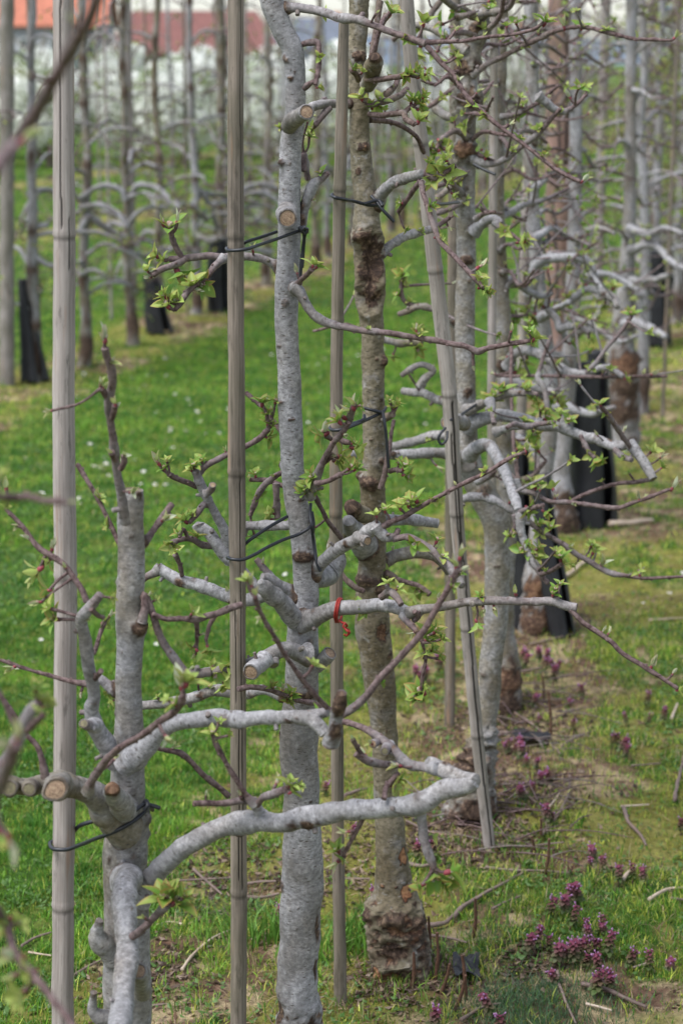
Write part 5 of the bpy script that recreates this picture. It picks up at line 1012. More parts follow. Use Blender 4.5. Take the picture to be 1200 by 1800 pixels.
# ================================================================== generated rows of trees farther off
def gen_tree(seed, far=False, sparse=False):
    r = random.Random(seed); root = bpy.data.objects.new('apple_tree', None); COL.objects.link(root)
    hgt = r.uniform(2.6, 3.0); n = 9; P = []; R = []
    wx, wy = 0, 0
    for i in range(n + 1):
        f = i / n; P.append((wx, wy, -.04 + f * hgt)); R.append(.031 * (1 - .5 * f) * (1.25 if i == 0 else 1))
        wx += r.uniform(-.022, .022); wy += r.uniform(-.022, .022)
    tint = r.uniform(.15, .6)
    g = Geo(); bm = [(np.array([0, 0, r.uniform(.08, .14)]), .11, .007, .85)] + [(np.array([P[k][0], P[k][1] - .03, P[k][2] + r.uniform(-.1, .1)]), r.uniform(.02, .05), .012, .9) for k in range(1, n)]
    tube(g, P[::-1], R[::-1], 14 if not far else 8, .05 if not far else .15, .06, young=0, tint=tint, bumps=bm, rough=.004 if not far else 0)
    if not far: g.build('trunk', TREEM, root)
    P = np.array(P); fol = Geo()
    nb = r.randint(20, 26) if not sparse else r.randint(10, 14); limbs = g if far else None
    for b in range(nb):
        f = (b + r.random()) / nb; f = f if not sparse else f ** 1.5; z = .38 + f * (hgt - .55); k = z / hgt * n; p0 = np.array([np.interp(k, range(n + 1), P[:, c]) for c in range(3)]); p0[2] = z
        a = r.uniform(0, 6.283); L = r.uniform(.32, .62) * (1.05 - .5 * f); d = np.array([math.cos(a), math.sin(a), 0])
        rise = r.uniform(.02, .14); droop = r.uniform(.0, .30)
        pts = [p0, p0 + d * L * .3 + [0, 0, rise * .8], p0 + d * L * .62 + [r.uniform(-.04, .04), r.uniform(-.04, .04), rise - droop * .15], p0 + d * L * .85 + [r.uniform(-.06, .06), r.uniform(-.06, .06), rise - droop * .6], p0 + d * L + [0, 0, rise - droop]]
        r0 = r.uniform(.007, .0125) * (1.1 - .5 * f); rad = [r0 * 1.2, r0, r0 * .85, r0 * .65, r0 * .4]
        gg = limbs if far else Geo()
        tube(gg, pts, rad, 6 if far else 8, .09 if far else .03, .1, tint=r.uniform(0, .35), cut=r.random() < .3)
        q = [(pts[4], d)]
        for t in range(r.randint(4, 8) if not (sparse and z > 1.25) else 2):
            i = r.choice([1, 2, 3, 3]); a2 = a + r.uniform(-1.3, 1.3); l2 = r.uniform(.08, .34); d2 = np.array([math.cos(a2), math.sin(a2), r.uniform(-.5, .7)])
            e = pts[i] + d2 * l2; mid = pts[i] + d2 * l2 * .5 + [0, 0, r.uniform(-.02, .03)]
            tube(gg, [pts[i], mid, e], [.0038, .003, .0022], 5, .09 if far else .03, .1, tint=.2)
            q += [(mid, d2), (e, d2)]
        for p, dd in q:
            for _ in range(r.choice([1, 2, 3]) if not sparse else (1 if z > 1.25 else r.choice([1, 2]))): low_cluster(fol, p + np.array([r.uniform(-.03, .03) for _ in range(3)]), dd + np.array([0, 0, .5]), r.uniform(.017, .032))
        if not far: gg.build('branch', TREEM, root)
    if far: g.build('trunk', TREEM, root)
    fol.build('foliage', [LEAF], root)
    return root
NEAR = [gen_tree(400 + k) for k in range(6)]; SPN = [gen_tree(450 + k, False, True) for k in range(6)]; FARP = [gen_tree(500 + k, True, True) for k in range(5)]
used = set()
def put_tree(p, l, Y, label, group, rz=None):
    x, y = row_point(l, Y); x += R_.uniform(-.05, .05); y += R_.uniform(-.1, .1)
    o = p if p.name not in used else copy_tree(p); used.add(p.name)
    o.location = (x, y, gz1(x, y)); o.rotation_euler = (R_.uniform(-.02, .02), R_.uniform(-.02, .02), R_.uniform(0, 6.28)); s = R_.uniform(.93, 1.07); o.scale = (s, s, s)
    return tag(o, label, 'tree', group)
def simple_cane(x, y, label, group, r=.0095, h=2.7):
    g = Geo(); lx, ly = R_.uniform(-.04, .04), R_.uniform(-.04, .04)
    tube(g, [(lx, ly, h), (lx * .5, ly * .5, h / 2), (0, 0, -.04)], [r * .9, r, r], 8, .3, .02, knots=False, young=0, tint=.2)
    return tag(g.build('bamboo_cane', [R_.choice([CANE, CANE2])], None, loc=(x, y, gz1(x, y))), label, 'cane', group)
# own row beyond the traced trees
for px, py, lb in ((1156, 600, 'apple tree rising from the far black sleeve at the right edge'), (1195, 534, 'apple tree rising from the small black sleeve cut by the right edge')):
    p = ground_at(px, py); o = put_tree(NEAR[px % 6], 0, 5, lb, None); o.location = (p[0], p[1], gz1(p[0], p[1]))
for k, Y in enumerate(np.concatenate([[9.75], np.arange(13.2, 24, .45)])):
    put_tree(NEAR[k % 6], -.62, Y, 'small far apple tree of the near row, one of those crowding the right edge', 'far trees of the near row'); x, y = row_point(-.56, Y)
    simple_cane(x + .05, y - .05, 'thin far cane of the near row among the trunks at the right edge', 'far canes of the near row')
# row across the lane: first ones seen singly on the left
LEFT = [(148, 645, 'apple tree with brown swollen foot just right of the pale cane, across the lane'), (236, 612, 'apple tree with broad flaking foot, between thin canes across the lane'),
        (62, 668, 'apple tree rising out of the leaning black sleeve across the lane'), (281, 575, 'apple tree rising from the short black sleeve across the lane'), (345, 556, 'apple tree with pinkish bare foot, between two black sleeves'), (388, 545, 'apple tree in the black sleeve behind the brown cane')]
for k, (px, py, lb) in enumerate(LEFT):
    p = ground_at(px, py); o = put_tree(SPN[k % 6], 0, 5, lb, None); o.location = (p[0], p[1], gz1(p[0], p[1]))
ARMS = {0: [[(145,392,7),(158,367,7),(185,387,7),(220,409,7),(242,424,6)], [(141,352,6),(176,348,6),(211,365,6),(224,387,5)], [(150,335,5),(160,322,5),(185,312,5.5),(212,322,6),(220,340,6)], [(146,470,5),(165,462,4),(185,470,3)]],
 1: [[(220,332,6),(246,313,6),(273,317,6),(299,339,6),(317,352,5)], [(232,400,6),(205,380,6),(190,385,5)], [(235,430,6),(262,436,5),(290,425,5)], [(232,290,5),(255,275,4),(275,280,3)]],
 2: [[(38,395,7),(62,387,7),(84,383,6)], [(40,425,6),(66,444,6),(92,455,5),(120,450,4)], [(45,330,5),(75,320,5),(100,325,4)]],
 3: [[(285,360,6),(310,345,6),(340,352,6),(365,375,5)], [(280,400,5),(255,395,5),(245,410,4)]],
 4: [[(339,320,6),(355,325,6),(368,345,6),(383,390,5)], [(345,326,6),(370,328,6),(396,330,5)], [(345,400,5),(370,410,5),(390,405,4)]],
 5: [[(388,340,6),(430,318,6),(462,312,6),(488,317,5)], [(390,345,6),(430,330,6),(462,326,6),(488,341,5)], [(388,430,5),(440,428,5),(480,430,4)]]}
for k, arms in ARMS.items():
    o = bpy.data.objects[[ob.name for ob in bpy.data.objects if ob.get('label') == LEFT[k][2]][0]]; o.rotation_euler = (0, 0, 0); o.scale = (1, 1, 1); Yt = o.location.y
    for a in arms:
        a = [(o_[0], o_[1] + 12, o_[2] * .9) for o_ in a]; P, R = path3(a, Yt, Yt + R_.uniform(-.5, .5)); g = Geo(); P = P - np.array(o.location); P[0][0] *= .2; P[0][1] *= .2; tube(g, P, R, 10, .03, .1, tint=.05)
        for _ in range(5):
            c = P[R_.randint(1, len(P) - 1)]; d = np.array([R_.uniform(-1, 1), R_.uniform(-1, 1), R_.uniform(-.4, 1)]); tube(g, [c, c + d * R_.uniform(.05, .16)], [.004, .003], 6, .03, .1, tint=.2)
        g.build('branch', TREEM, o)
for px, py, lb in ((196, 560, 'thin pale cane across the lane, between the second and third trunks'), (72, 640, 'slim cane beside the leaning black sleeve across the lane'), (330, 560, 'thin cane across the lane left of the pinkish trunk foot')):
    p = ground_at(px, py); simple_cane(p[0], p[1], lb, None)
for k, Y in enumerate(np.arange(14.6, 46, .85)):
    put_tree((SPN if Y < 20 else FARP)[k % 5], -3.87, Y, 'receding apple tree in the row across the lane', 'receding trees across the lane'); x, y = row_point(-3.8, Y)
    if k % 2 == 0 or Y < 22: simple_cane(x, y - .05, 'thin cane tied in the receding row across the lane', 'receding canes across the lane')
for k, Y in enumerate(np.arange(21, 31, 1.7)):
    put_tree(FARP[k % 5], -7.1, Y, 'blurred apple tree in the second row across the lane', 'second row across the lane')
    x, y = row_point(-7.0, Y + .3); simple_cane(x, y, 'blurred cane in the second row across the lane', 'canes of the second row', .014)
for (px, py, hw, lb) in ((233, 520, 9, 'tall grey post among the left trunks across the lane'), (1050, 520, 9, 'thin grey post behind the row at the right'), (1135, 480, 10, 'brownish post among the crowded trunks at upper right')):
    p = ground_at(px, py); w = hw * mpp(p)
    g = Geo(); tube(g, [(0, 0, 3.1), (0, 0, 1.5), (0, 0, -.05)], [w] * 3, 12, .2, .03, knots=False, young=0, tint=.2); tag(g.build('trellis_post', [GPOST], None, loc=(p[0], p[1], 0)), lb, 'post')

# ---- blossoming trees at the end of the lane
def blossom_tree(seed):
    r = np.random.default_rng(seed); root = bpy.data.objects.new('blossoming_tree', None); COL.objects.link(root)
    g = Geo(); tube(g, [(0, 0, 1.9), (.03, .02, 1.0), (0, 0, .5), (0, 0, -.05)], [.02, .05, .06, .075], 8, .2, .05, young=0, tint=.8)
    for k in range(8):
        a = k * 2.4; z = .55 + k * .16; tube(g, [(0, 0, z), (.35 * math.cos(a), .35 * math.sin(a), z + .25), (.7 * math.cos(a), .7 * math.sin(a), z + .55)], [.03, .02, .01], 5, .2, .1, young=0, tint=.8)
    g.build('trunk', TREEM, root)
    n = 12500; u = r.normal(size=(n, 3)); u /= np.linalg.norm(u, axis=1, keepdims=True); rad = r.random(n) ** .45
    P = u * rad[:, None] * np.array([.86, .86, .80]) + np.array([0, 0, 1.08]); nn = fbm(P * 2.6 + seed, seed, 3)
    keep = (nn > .41) & (P[:, 2] > .22); P = P[keep]; n = len(P)
    white = fbm(P * 3.4 + 9 + seed, seed + 5, 3) + r.normal(0, .07, n) > .465
    sz = np.where(white, r.uniform(.028, .058, n), r.uniform(.014, .030, n))[:, None]
    a = r.normal(size=(n, 3)); a /= np.linalg.norm(a, axis=1, keepdims=True); b = np.cross(a, r.normal(size=(n, 3))); b /= np.linalg.norm(b, axis=1, keepdims=True)
    V = np.stack([P - a * sz, P + b * sz * .8, P + a * sz, P - b * sz * .8], 1)
    def mk(m, name, c0, c1, mat):
        v = V[m].reshape(-1, 3); k = np.arange(m.sum())[:, None] * 4; t = r.random((m.sum(), 1)); gg = Geo()
        gg.add(v, k + np.array([[0, 1, 2, 3]]), None, np.repeat(np.hstack([np.array(c0) * (1 - t) + np.array(c1) * t, np.ones_like(t)]), 4, 0)); return gg.build(name, [mat], root, smooth=False)
    mk(white, 'blossom', (.80, .82, .76), (.92, .92, .90), PETAL); mk(~white, 'foliage', (.16, .24, .07), (.30, .38, .14), LEAF)
    return root
BL = [blossom_tree(60 + k) for k in range(4)]; k = 0
for Y, x0, x1, st in ((33.5, -7.6, 2.6, 1.3), (36.5, -8.2, 3.6, 1.4)):
    for x in np.arange(x0, x1, st):
        p = BL[k % 4]; o = p if p.name not in used else copy_tree(p); used.add(p.name); s = R_.uniform(.86, 1.04)
        o.location = (x + R_.uniform(-.2, .2), Y + R_.uniform(-.3, .3), 0); o.rotation_euler = (0, 0, R_.uniform(0, 6.28)); o.scale = (s, s, s * R_.uniform(.92, 1.05) * (1 if Y < 35 else 1.22))
        tag(o, 'white-blossoming fruit tree in the hedge-like line closing the lane' if Y < 35 else 'white-blossoming fruit tree in the second line, behind the front blossom trees', 'tree', 'front line of blossoming trees' if Y < 35 else 'second line of blossoming trees'); k += 1

# ---- farm buildings beyond
def box(g, x0, x1, y0, y1, z0, z1, mi=0):
    v = [(x, y, z) for z in (z0, z1) for y in (y0, y1) for x in (x0, x1)]
    g.add(v, [(0, 2, 3, 1), (4, 5, 7, 6), (0, 1, 5, 4), (2, 6, 7, 3), (1, 3, 7, 5), (0, 4, 6, 2)], v, None, mi)
def mk_roof(name, c):
    m, nt, b = new_mat(name); N = NT(nt); t = nt.nodes.new('ShaderNodeTexCoord').outputs['Object']
    w = nt.nodes.new('ShaderNodeTexWave'); w.wave_type = 'BANDS'; w.bands_direction = 'Z'; w.inputs['Scale'].default_value = 2.2; w.inputs['Distortion'].default_value = .4; nt.links.new(t, w.inputs['Vector'])
    n = N.noise(t, 1.3, 5, .7)
    nt.links.new(N.mix(N.math('MULTIPLY', w.outputs['Fac'], .3), N.ramp(n, [(.3, tuple(v * .7 for v in c)), (.7, tuple(min(1, v * 1.25) for v in c))]), tuple(v * .55 for v in c)), b.inputs['Base Color']); b.inputs['Roughness'].default_value = .85
    return m
def house(label, cx, Y, w, dep, eave, ridge, roofc, wallc, hip=0., wins=5):
    o = empty('farmhouse', (cx, Y, 0), label, 'building'); wm = mk_plain('render_wall', wallc, .9, .12, 1.5); rm = mk_roof('roof_tiles', roofc); gm = mk_plain('window_glass', (.05, .06, .07), .15, .2, 2, .5); fm = mk_plain('window_frame', (.7, .7, .68), .5, .05, 3)
    g = Geo(); box(g, -w / 2, w / 2, 0, dep, -1, eave)
    if hip == 0:
        for s in (-1, 1):
            v = [(s * w / 2, 0, eave), (s * w / 2, dep, eave), (s * w / 2, dep / 2, ridge - .2)]; g.add(v, [(0, 1, 2)] if s > 0 else [(0, 2, 1)], v)
    g.build('wall', [wm], o)
    g = Geo(); e = .5; W = w / 2 + e; v = []
    for dz in (0, .18): v += [(-W, -e, eave - .15 + dz), (W, -e, eave - .15 + dz), (W - hip, dep / 2, ridge + dz), (-W + hip, dep / 2, ridge + dz), (-W, dep + e, eave - .15 + dz), (W, dep + e, eave - .15 + dz)]
    g.add(v, [(6, 7, 8, 9), (9, 8, 11, 10), (3, 2, 1, 0), (4, 5, 2, 3), (0, 1, 7, 6), (4, 10, 11, 5), (1, 2, 8, 7), (2, 5, 11, 8), (0, 6, 9, 3), (3, 9, 10, 4)] + ([(7, 11, 8), (6, 9, 10)] if hip else []), v)
    rf = g.build('roof', [rm], o, smooth=False)
    g = Geo(); box(g, w * .2, w * .2 + .9, dep / 2 - .4, dep / 2 + .4, ridge - .6, ridge + .9); g.build('chimney', [mk_plain('chimney_brick', (.30, .13, .09), .9, .2, 6)], rf)
    for i in range(wins):
        x = -w / 2 + w * (i + .5) / wins
        g = Geo(); box(g, x - .65, x + .65, -.06, .0, eave * .38, eave * .78); f = g.build('window', [fm], o, smooth=False); g = Geo()
        for s in (-1, 1): box(g, x + s * .3 - .25, x + s * .3 + .25, -.09, -.062, eave * .40, eave * .76)
        g.build('pane', [gm], f, smooth=False)
house('low farm building with a long dull red tiled roof behind the blossom', -14.6, 200, 16.5, 9, 2.6, 6.6, (.20, .085, .075), (.24, .21, .19), hip=2.6)
house('farm building with a bright orange tiled roof at the upper left', -27, 185, 11, 9, 5.0, 9.4, (.45, .16, .10), (.30, .31, .32), wins=4)
house('grey-roofed house between the trunks at the top of the picture', -2.6, 240, 8.5, 8, 3.4, 6.8, (.13, .15, .19), (.24, .26, .29), wins=3)
house('slate-roofed barn low on the skyline right of the leaning cane', 20, 260, 14, 9, 3.2, 6.0, (.16, .18, .22), (.28, .29, .31), wins=4)
p = at(1165, 40, 60); o = empty('billboard', (p[0], 60, 0), 'blue and white board on posts above the far trees at the upper right', 'sign')
g = Geo(); box(g, -.42, .42, 0, .04, p[2] + .02, p[2] + .50); g.build('blue_panel', [mk_plain('blue_paint', (.03, .16, .62), .5, .1, 4)], o, smooth=False)
g = Geo(); box(g, -.42, .42, 0, .04, p[2] - .55, p[2] + .017); g.build('white_panel', [mk_plain('white_paint', (.75, .78, .82), .5, .05, 4)], o, smooth=False)
for s in (-.3, .3): g = Geo(); box(g, s - .04, s + .04, .043, .10, -.3, p[2] + .45); g.build('leg', [GPOST], o, smooth=False)

# ================================================================== small things on the ground
def nettle_proto(seed):
    r = random.Random(seed); root = bpy.data.objects.new('dead_nettle', None); COL.objects.link(root); h = r.uniform(.045, .070)
    g = Geo(); c = [.16, .07, .08, 1]; P = np.array([[0, 0, -.01], [r.uniform(-.004, .004), .002, h * .5], [r.uniform(-.006, .006), 0, h]])
    Q, q = catmull(P, np.array([.0014, .0012, .001]), .02)
    v = []; m = 4
    for a, b in zip(Q, q): v += [(a[0] + b * math.cos(k * math.pi / 2), a[1] + b * math.sin(k * math.pi / 2), a[2]) for k in range(m)]
    g.add(v, [(i * m + k, i * m + (k + 1) % m, (i + 1) * m + (k + 1) % m, (i + 1) * m + k) for i in range(len(Q) - 1) for k in range(m)], None, c); g.build('stem', [LEAF], root)
    g = Geo(); top = P[-1]
    for t in range(8):
        f = t / 7; z = h * (.40 + .60 * f); n = 4
        for k in range(n):
            a = k * math.pi / 2 + t * .8 + r.uniform(-.2, .2); th = math.radians(r.uniform(95, 125) - 18 * f); d = np.array([math.cos(a) * math.sin(th), math.sin(a) * math.sin(th), math.cos(th)])
            col = np.array([.09, .15, .045]) * (1 - f) + np.array([.19, .045, .085]) * f; col = col * r.uniform(.8, 1.2)
            leaf_geo(g, np.array([0, 0, z]), d, np.array([0, 0, 1.]), r.uniform(.012, .016) * (1.05 - .35 * f), .45, .25, .3, col, col * np.array([1.15, .9, 1.0]), 3, 3)
    g.build('leaf_whorls', [LEAF], root)
    g = Geo()
    for k in range(r.randint(3, 6)):
        a = r.uniform(0, 6.28); z = h * r.uniform(.78, .98); d = np.array([math.cos(a) * .8, math.sin(a) * .8, r.uniform(.35, .9)]); b = np.array([math.cos(a) * .003, math.sin(a) * .003, z])
        d = d / np.linalg.norm(d); ellip(g, b + d * .005, d, .0012, .005, (.30, .10, .24), 5, 3); ellip(g, b + d * .0095, d + [0, 0, .5], .0022, .0026, (.46, .24, .46), 5, 3)
    g.build('flowers', [PETAL], root)
    return root
NET = [nettle_proto(30 + k) for k in range(6)]
def scatter(protos, spots, hoff, sc_rng, label, cat, group):
    for x, y in spots:
        if len(spots) > 1: x += R_.gauss(0, 7); y += R_.gauss(0, 7)
        p = ground_at(x, y, hoff); pr = R_.choice(protos); o = pr if pr.name not in used else copy_tree(pr); used.add(pr.name)
        o.location = (p[0], p[1], gz1(p[0], p[1])); s = R_.uniform(*sc_rng); o.scale = (s, s, s); o.rotation_euler = (R_.uniform(-.4, .4), R_.uniform(-.4, .4), R_.uniform(0, 6.28)); tag(o, label, cat, group)
N1 = [(1013,1552),(1005,1566),(960,1580),(1003,1600),(1040,1610),(1067,1607),(1020,1620),(950,1630),(975,1633),(1003,1635),(1020,1632),(1045,1630),(1065,1635),(1035,1655),(1090,1670),(1058,1645),(1075,1705),(985,1655),(982,1685),(1045,1710),(1055,1682),(1030,1668),(1012,1645),(1048,1700),(1086,1684),(1027,1612),(1008,1560),(940,1642)]
scatter(NET, N1, .05, (.75, 1.1), 'purple dead-nettle in the dense flowering patch at the lower right', 'wildflower', 'dead-nettle patch at the lower right')
N2 = [(1035,1480),(1030,1500),(1057,1497),(1085,1505),(1110,1518),(1130,1518),(950,1430),(970,1435),(940,1380),(925,1382),(950,1360),(968,1362),(930,1215),(930,1250),(1010,1250),(1015,1215),(1000,1240),(1100,1235),(1125,1240),(1160,1260),(1085,1285),(1083,1297),(1105,1305),(885,1300),(905,1310),(910,1322),(940,1320),(940,1300),(865,1330),(1140,1220),(1075,1290),(893,1295),(920,1328)]
scatter(NET, N2, .045, (.65, 1.05), 'single purple dead-nettle on the bare strip right of the split leaning cane', 'wildflower', 'scattered dead-nettles on the right strip')
scatter(NET, [(945,1145),(920,1150),(960,1155),(975,1150),(890,1165),(915,1145),(890,1152),(978,1187),(925,1140),(950,1158),(968,1148),(735,1165),(745,1185),(780,1170),(780,1210),(770,1160),(752,1175)], .045, (.8, 1.15), 'purple dead-nettle farther back, near the feet of the black sleeves', 'wildflower', 'dead-nettles farther back')
for px, py, lb in ((885,1775,'purple dead-nettle at the bottom edge, above the cut-off one'),(878,1795,'purple dead-nettle cut by the bottom edge'),(757,1765,'lone pink-tipped dead-nettle below the rotten burr'),(727,1480,'dead-nettle right of the cankered trunk, under the long branch'),(765,1480,'dead-nettle beside the hanging spur of the long branch'),(645,1560,'dark dead-nettle left of the rotten burr'),(565,1368,'dead-nettle between the sharp trunk and the slim cane'),(1140,1668,'second dead-nettle from the right edge, in green grass'),(1178,1663,'dead-nettle at the right edge, in green grass'),(615,1455,'small dead-nettle right of the slim cane'),(480,1575,'dead-nettle left of the sharp trunk foot'),(870,1740,'reddish dead-nettle left of the yarrow'),(1197,1432,'dead-nettle cut by the right edge'),(425,500,'') ):
    if lb: scatter(NET, [(px, py)], .05, (.8, 1.1), lb, 'wildflower', None)
def daisy_proto(seed):
    r = random.Random(seed); g = Geo(); n = 14
    for k in range(n):
        a = k / n * 6.283 + r.uniform(-.05, .05); d = np.array([math.cos(a), math.sin(a), r.uniform(.1, .35)])
        leaf_geo(g, np.array([0, 0, .035]) + d * .002, d, np.array([0, 0, 1.]), .010, .17, .1, .1, np.array([.82, .82, .82]), np.array([.85, .80, .82]), 2, 3)
    ellip(g, np.array([0, 0, .036]), np.array([0, 0, 1.]), .0035, .0018, (.75, .52, .05))
    ellip(g, np.array([0, 0, .016]), np.array([0, 0, 1.]), .0010, .020, (.10, .20, .04), 4, 3)
    return tag(g.build('daisy', [PETAL]), None, None)
DA = [daisy_proto(k) for k in range(3)]
D1 = [(275,652),(293,648),(395,650),(155,783),(170,822),(185,825),(172,832),(183,820),(192,832),(220,803),(234,817),(244,822),(256,850),(275,850),(299,858),(331,798),(335,785),(348,797),(350,726),(375,758),(360,765),(290,768),(283,718),(290,790),(74,860),(140,870),(540,648),(560,645),(522,646),(483,690),(555,687),(535,705),(545,728),(548,748),(745,750),(750,722),(505,700),(620,640),(420,700),(365,735),(40,800),(25,870),(145,895),(166,818),(178,838)]
D1 += [(R_.uniform(140, 700), R_.uniform(600, 780)) for _ in range(30)]
scatter(DA, D1, .03, (.65, 1.0), 'tiny white daisy in the green lane left of the near row', 'daisy', 'daisies in the lane')
scatter(DA, [(334,970),(280,1133),(57,1126),(60,1158),(26,1156),(95,1012),(305,1060),(500,1010)], .03, (.5, .7), 'white daisy in the nearer grass between the left trunk and the canes', 'daisy', 'daisies in the nearer grass')
scatter(DA, [(1122,992),(1192,988),(973,1032),(1176,1040),(1135,1045)], .03, (.5, .8), 'white daisy in the grass right of the black sleeves', 'daisy', 'daisies on the right')

STICKM = mk_cane('dead_twig_bark', (.08, .052, .045), (.27, .20, .175), (1, 1, .1), 260); PALE = mk_cane('bare_split_wood', (.30, .21, .15), (.62, .52, .42), (1, 1, .1), 200)
def stick(pts, hw, label, mat=STICKM, lift=.006, forks=()):
    P = []
    for x, y in pts:
        p = ground_at(x, y); p[2] = gz1(p[0], p[1]) + lift + hw * mpp(p); P.append(p)
    m = mpp(P[0]); R = np.linspace(hw * m, hw * m * .55, len(P)); g = Geo(); o = P[0].copy()
    tube(g, P, R, 9, .008, .12, tint=.1, young=0)
    for f in forks:
        F = [ground_at(x, y) for x, y in f]
        for p in F: p[2] = gz1(p[0], p[1]) + lift * 1.5 + .004
        tube(g, F, np.linspace(hw * m * .6, hw * m * .35, len(F)), 7, .01, .12, tint=.1, young=0)
    return tag(g.build('fallen_twig', [mat, CUT], None, o, loc=Vector([float(v) for v in o])), label, 'twig')
ST_ = [([(795,1612),(812,1598),(845,1580),(885,1560),(928,1538)],6,'long grey-brown fallen twig slanting up right of the rotten burr',STICKM),
([(853,1537),(900,1540),(950,1536),(1000,1538)],4,'straight thin fallen twig lying level below the leaning cane',STICKM),
([(865,1603),(885,1592),(915,1580)],4,'short fallen twig just below the long slanting one',STICKM),
([(980,1710),(982,1735),(995,1765),(1012,1795)],5,'curved pale fallen twig at the bottom, left of the thicker prunings',STICKM),
([(1022,1735),(1060,1742),(1095,1755),(1135,1775)],7,'thick fallen pruning at the lower right under the nettle patch',STICKM),
([(1030,1765),(1075,1778)],4,'short orange-brown split twig at the bottom right',PALE),
([(950,1480),(965,1462),(985,1435),(998,1405),(1001,1370)],5,'bowed grey fallen twig right of the leaning cane foot',STICKM),
([(965,1430),(975,1415),(985,1398)],3,'pale sliver of twig beside the bowed grey one',PALE),
([(920,1400),(935,1420),(942,1425)],4,'short grey twig left of the bowed one',STICKM),
([(1095,1428),(1105,1450),(1125,1470),(1135,1490)],5,'crooked brown fallen twig at right above the nettles',STICKM),
([(1093,1555),(1105,1540),(1125,1525)],5,'short light brown twig right of the nettles',PALE),
([(1140,1585),(1170,1568),(1215,1560)],5,'pale twig running out of the right edge',PALE),
([(1178,1582),(1215,1582)],4,'grey twig end at the right edge below the pale one',STICKM),
([(1185,1415),(1190,1385),(1197,1350),(1205,1320)],5,'grey branch end standing out at the right edge',STICKM),
([(870,1195),(910,1192),(952,1185)],5,'dark fallen branch end right of the trunk that swings aside',STICKM),
([(855,1290),(895,1293),(960,1300)],3,'dark thin stick above the black plastic scrap',STICKM),
([(905,1255),(940,1280),(965,1310),(985,1330)],3,'thin arching dead twig near the plastic scrap',STICKM),
([(985,1318),(1010,1300),(1045,1285)],4,'short dead twig right of the plastic scrap',STICKM),
([(1070,932),(1100,930),(1146,922)],8,'flat pale piece of split wood on the grass beyond the black sleeves',PALE),
([(980,1020),(1000,1010),(1030,992)],6,'pale curved wood chip right of the splayed sleeve',PALE),
([(930,1140),(970,1133),(1010,1126)],3,'dark stick at the foot of the splayed sleeve',STICKM),
([(1140,1100),(1200,1095)],3,'thin dead stem lying in the right-hand grass',PALE),
([(1180,1268),(1184,1255),(1190,1240)],4,'whitish dead stalk near the right edge',PALE),
([(430,1555),(455,1553),(485,1552)],4,'dark fallen twig between the brown cane and the sharp trunk',STICKM),
([(435,1578),(460,1576),(490,1570)],5,'reddish fallen twig left of the sharp trunk, below the dark one',STICKM),
([(340,1525),(360,1545),(390,1570)],4,'grey twig on the bare soil under the long branch',STICKM),
([(305,1545),(350,1543),(420,1542)],3,'thin dark twig crossing the bare soil under the long branch',STICKM),
([(130,1715),(155,1700),(183,1686)],4,'pale tipped twig between the pale grey cane and the front trunk',STICKM),
([(38,1665),(60,1650),(90,1640)],4,'thin fallen twig left of the pale grey cane',STICKM),
([(50,1675),(90,1680)],3,'short light twig just below the thin one left of the pale grey cane',PALE),
([(250,1775),(300,1768)],4,'brown twig at the foot of the front left trunk',STICKM),
([(320,1620),(300,1615),(275,1622)],3,'pale straw-coloured stick right of the front left trunk',PALE),
([(320,1700),(345,1665),(380,1640),(405,1625)],4,'dry bent stem near the brown cane foot',PALE),
([(600,1552),(650,1550)],3,'thin stick between the slim cane and the rotten burr',STICKM),
([(720,1528),(740,1532),(760,1528)],6,'short thick twig right of the peeling trunk',STICKM),
([(750,1628),(780,1622),(795,1610)],7,'knobbly twig piece right of the rotten burr',STICKM),
([(750,1640),(790,1645),(820,1655)],4,'slim dark twig below the knobbly piece',STICKM),
([(810,1795),(850,1770),(880,1765)],5,'twig curving along the bottom edge',STICKM),
([(605,1410),(625,1400),(645,1392)],5,'twig lying behind the slim cane',STICKM),
([(715,1455),(760,1470),(800,1478)],3,'thin twig in the dark litter under the long branch',STICKM),
([(890,1420),(925,1390)],3,'brown twig in the litter right of the leaning cane',STICKM),
([(840,1440),(870,1425),(925,1428)],4,'twig in the litter at the leaning cane foot',STICKM),
([(870,1500),(920,1495),(990,1490)],4,'twig pile edge running right from the leaning cane foot',STICKM),
([(1090,1425),(1140,1420)],3,'thin straw-brown stem at the right',PALE),
([(1110,1700),(1150,1690)],3,'pale stem in the lower right grass',PALE),
([(1110,1350),(1160,1345)],3,'thin twig in the right-hand grass',STICKM)]
for pts, hw, lb, mt in ST_: stick(pts, hw * .72, lb, mt)
# dark twig brush under trees C-D, and red suckers at the rotten burr
rr = random.Random(5); g = Geo(); P0 = ground_at(850, 1440)
for k in range(90):
    c = ground_at(rr.uniform(720, 1000), rr.uniform(1385, 1520)) if k < 50 else ground_at(rr.uniform(850, 1010), rr.uniform(1200, 1330)); a = rr.uniform(-.7, .7) + (0 if rr.random() < .7 else 1.5); L = rr.uniform(.06, .20); d = np.array([math.cos(a), math.sin(a), rr.uniform(-.06, .12)])
    z = gz1(c[0], c[1]) + rr.uniform(.004, .03); c[2] = z
    tube(g, [c, c + d * L * .5 + [0, 0, .008], c + d * L], [.0019, .0015, .001], 5, .02, .1, young=rr.choice([.5, 1, 1]), tint=.5)
tag(g.build('brushwood', TREEM, None, P0, loc=Vector([float(v) for v in P0])), 'tangle of thin dead prunings on the ground under the second and third trees', 'brushwood', kind='stuff')
SUCK = mk_plain('red_sucker_bark', (.10, .05, .032), .6, .45, 120)
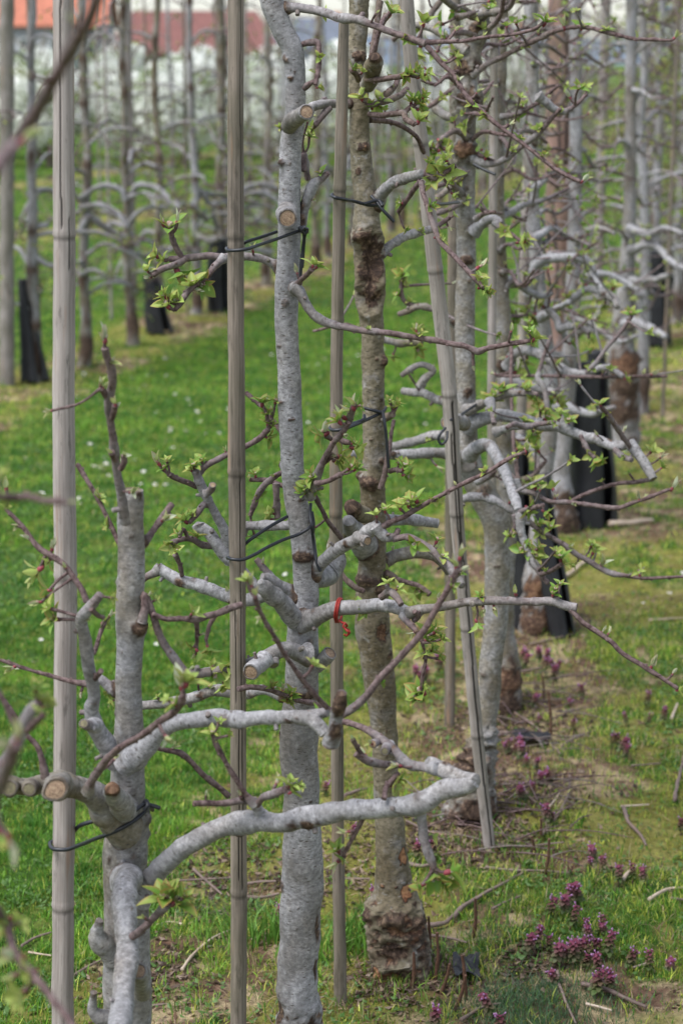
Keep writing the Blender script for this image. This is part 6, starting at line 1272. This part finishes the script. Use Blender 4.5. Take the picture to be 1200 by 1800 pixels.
for (x, y, x2, y2, lb) in ((752,1672,753,1612,'thick upright red-brown sucker right of the rotten burr'),(764,1720,768,1640,'slender red-brown sucker, second from the rotten burr'),(772,1740,790,1695,'leaning red sucker behind the plastic scrap'),(818,1750,812,1680,'hooked red sucker by the black plastic scrap'),(800,1762,818,1715,'thin red sucker at the lower middle'),(722,1730,727,1675,'green-brown sucker in front of the rotten burr'),(955,1535,965,1475,'dark upright sucker right of the leaning cane'),(947,1480,950,1440,'short dead stalk in the litter'),(938,1500,934,1470,'tiny upright stalk in the litter beside the short one'),(968,1290,963,1215,'reddish dead stem standing near the plastic scrap'),(955,1230,953,1190,'short brown stem behind the reddish one'),(830,1640,835,1580,'bare brown stem rising before the long fallen twig')):
    b = ground_at(x, y); t = at(x2, y2, b[1] - .01); b[2] = gz1(b[0], b[1]) - .01; g = Geo(); tube(g, [t, (t + b) / 2 + [.003, 0, 0], b], [.0025, .0034, .004], 9, .008, .1, young=0)
    tag(g.build('sucker_shoot', [SUCK], None, b, loc=Vector([float(v) for v in b])), lb, 'shoot')
def scrap(px, py, w, h, lb):
    c = ground_at(px, py); m = mpp(c); g = Geo(); n = 12; sd = px; V = []
    for lay in (0, 1):
        for i in range(n + 1):
            for j in range(n + 1):
                u, v = i / n - .5, j / n - .5; e = 1 + .35 * (float(vnoise(np.array([[u * 3, v * 3, 1.]]), sd)[0]) - .5)
                V.append((u * w * m * e, v * h * m * 2.4 * e, .012 + .02 * float(vnoise(np.array([[u * 5, v * 5, 2.]]), sd + 1)[0]) - lay * .0015))
    F = []; k = (n + 1) ** 2
    for i in range(n):
        for j in range(n): a = i * (n + 1) + j; F += [(a, a + n + 1, a + n + 2, a + 1), (k + a + 1, k + a + n + 2, k + a + n + 1, k + a)]
    g.add(V, F, V)
    tag(g.build('plastic_scrap', [GUARD], None, loc=(c[0], c[1], gz1(c[0], c[1]))), lb, 'plastic scrap')
scrap(820, 1705, 46, 34, 'torn black plastic scrap right of the rotten burr'); scrap(935, 1305, 60, 20, 'torn black plastic scrap among the nettles right of the swinging trunk')
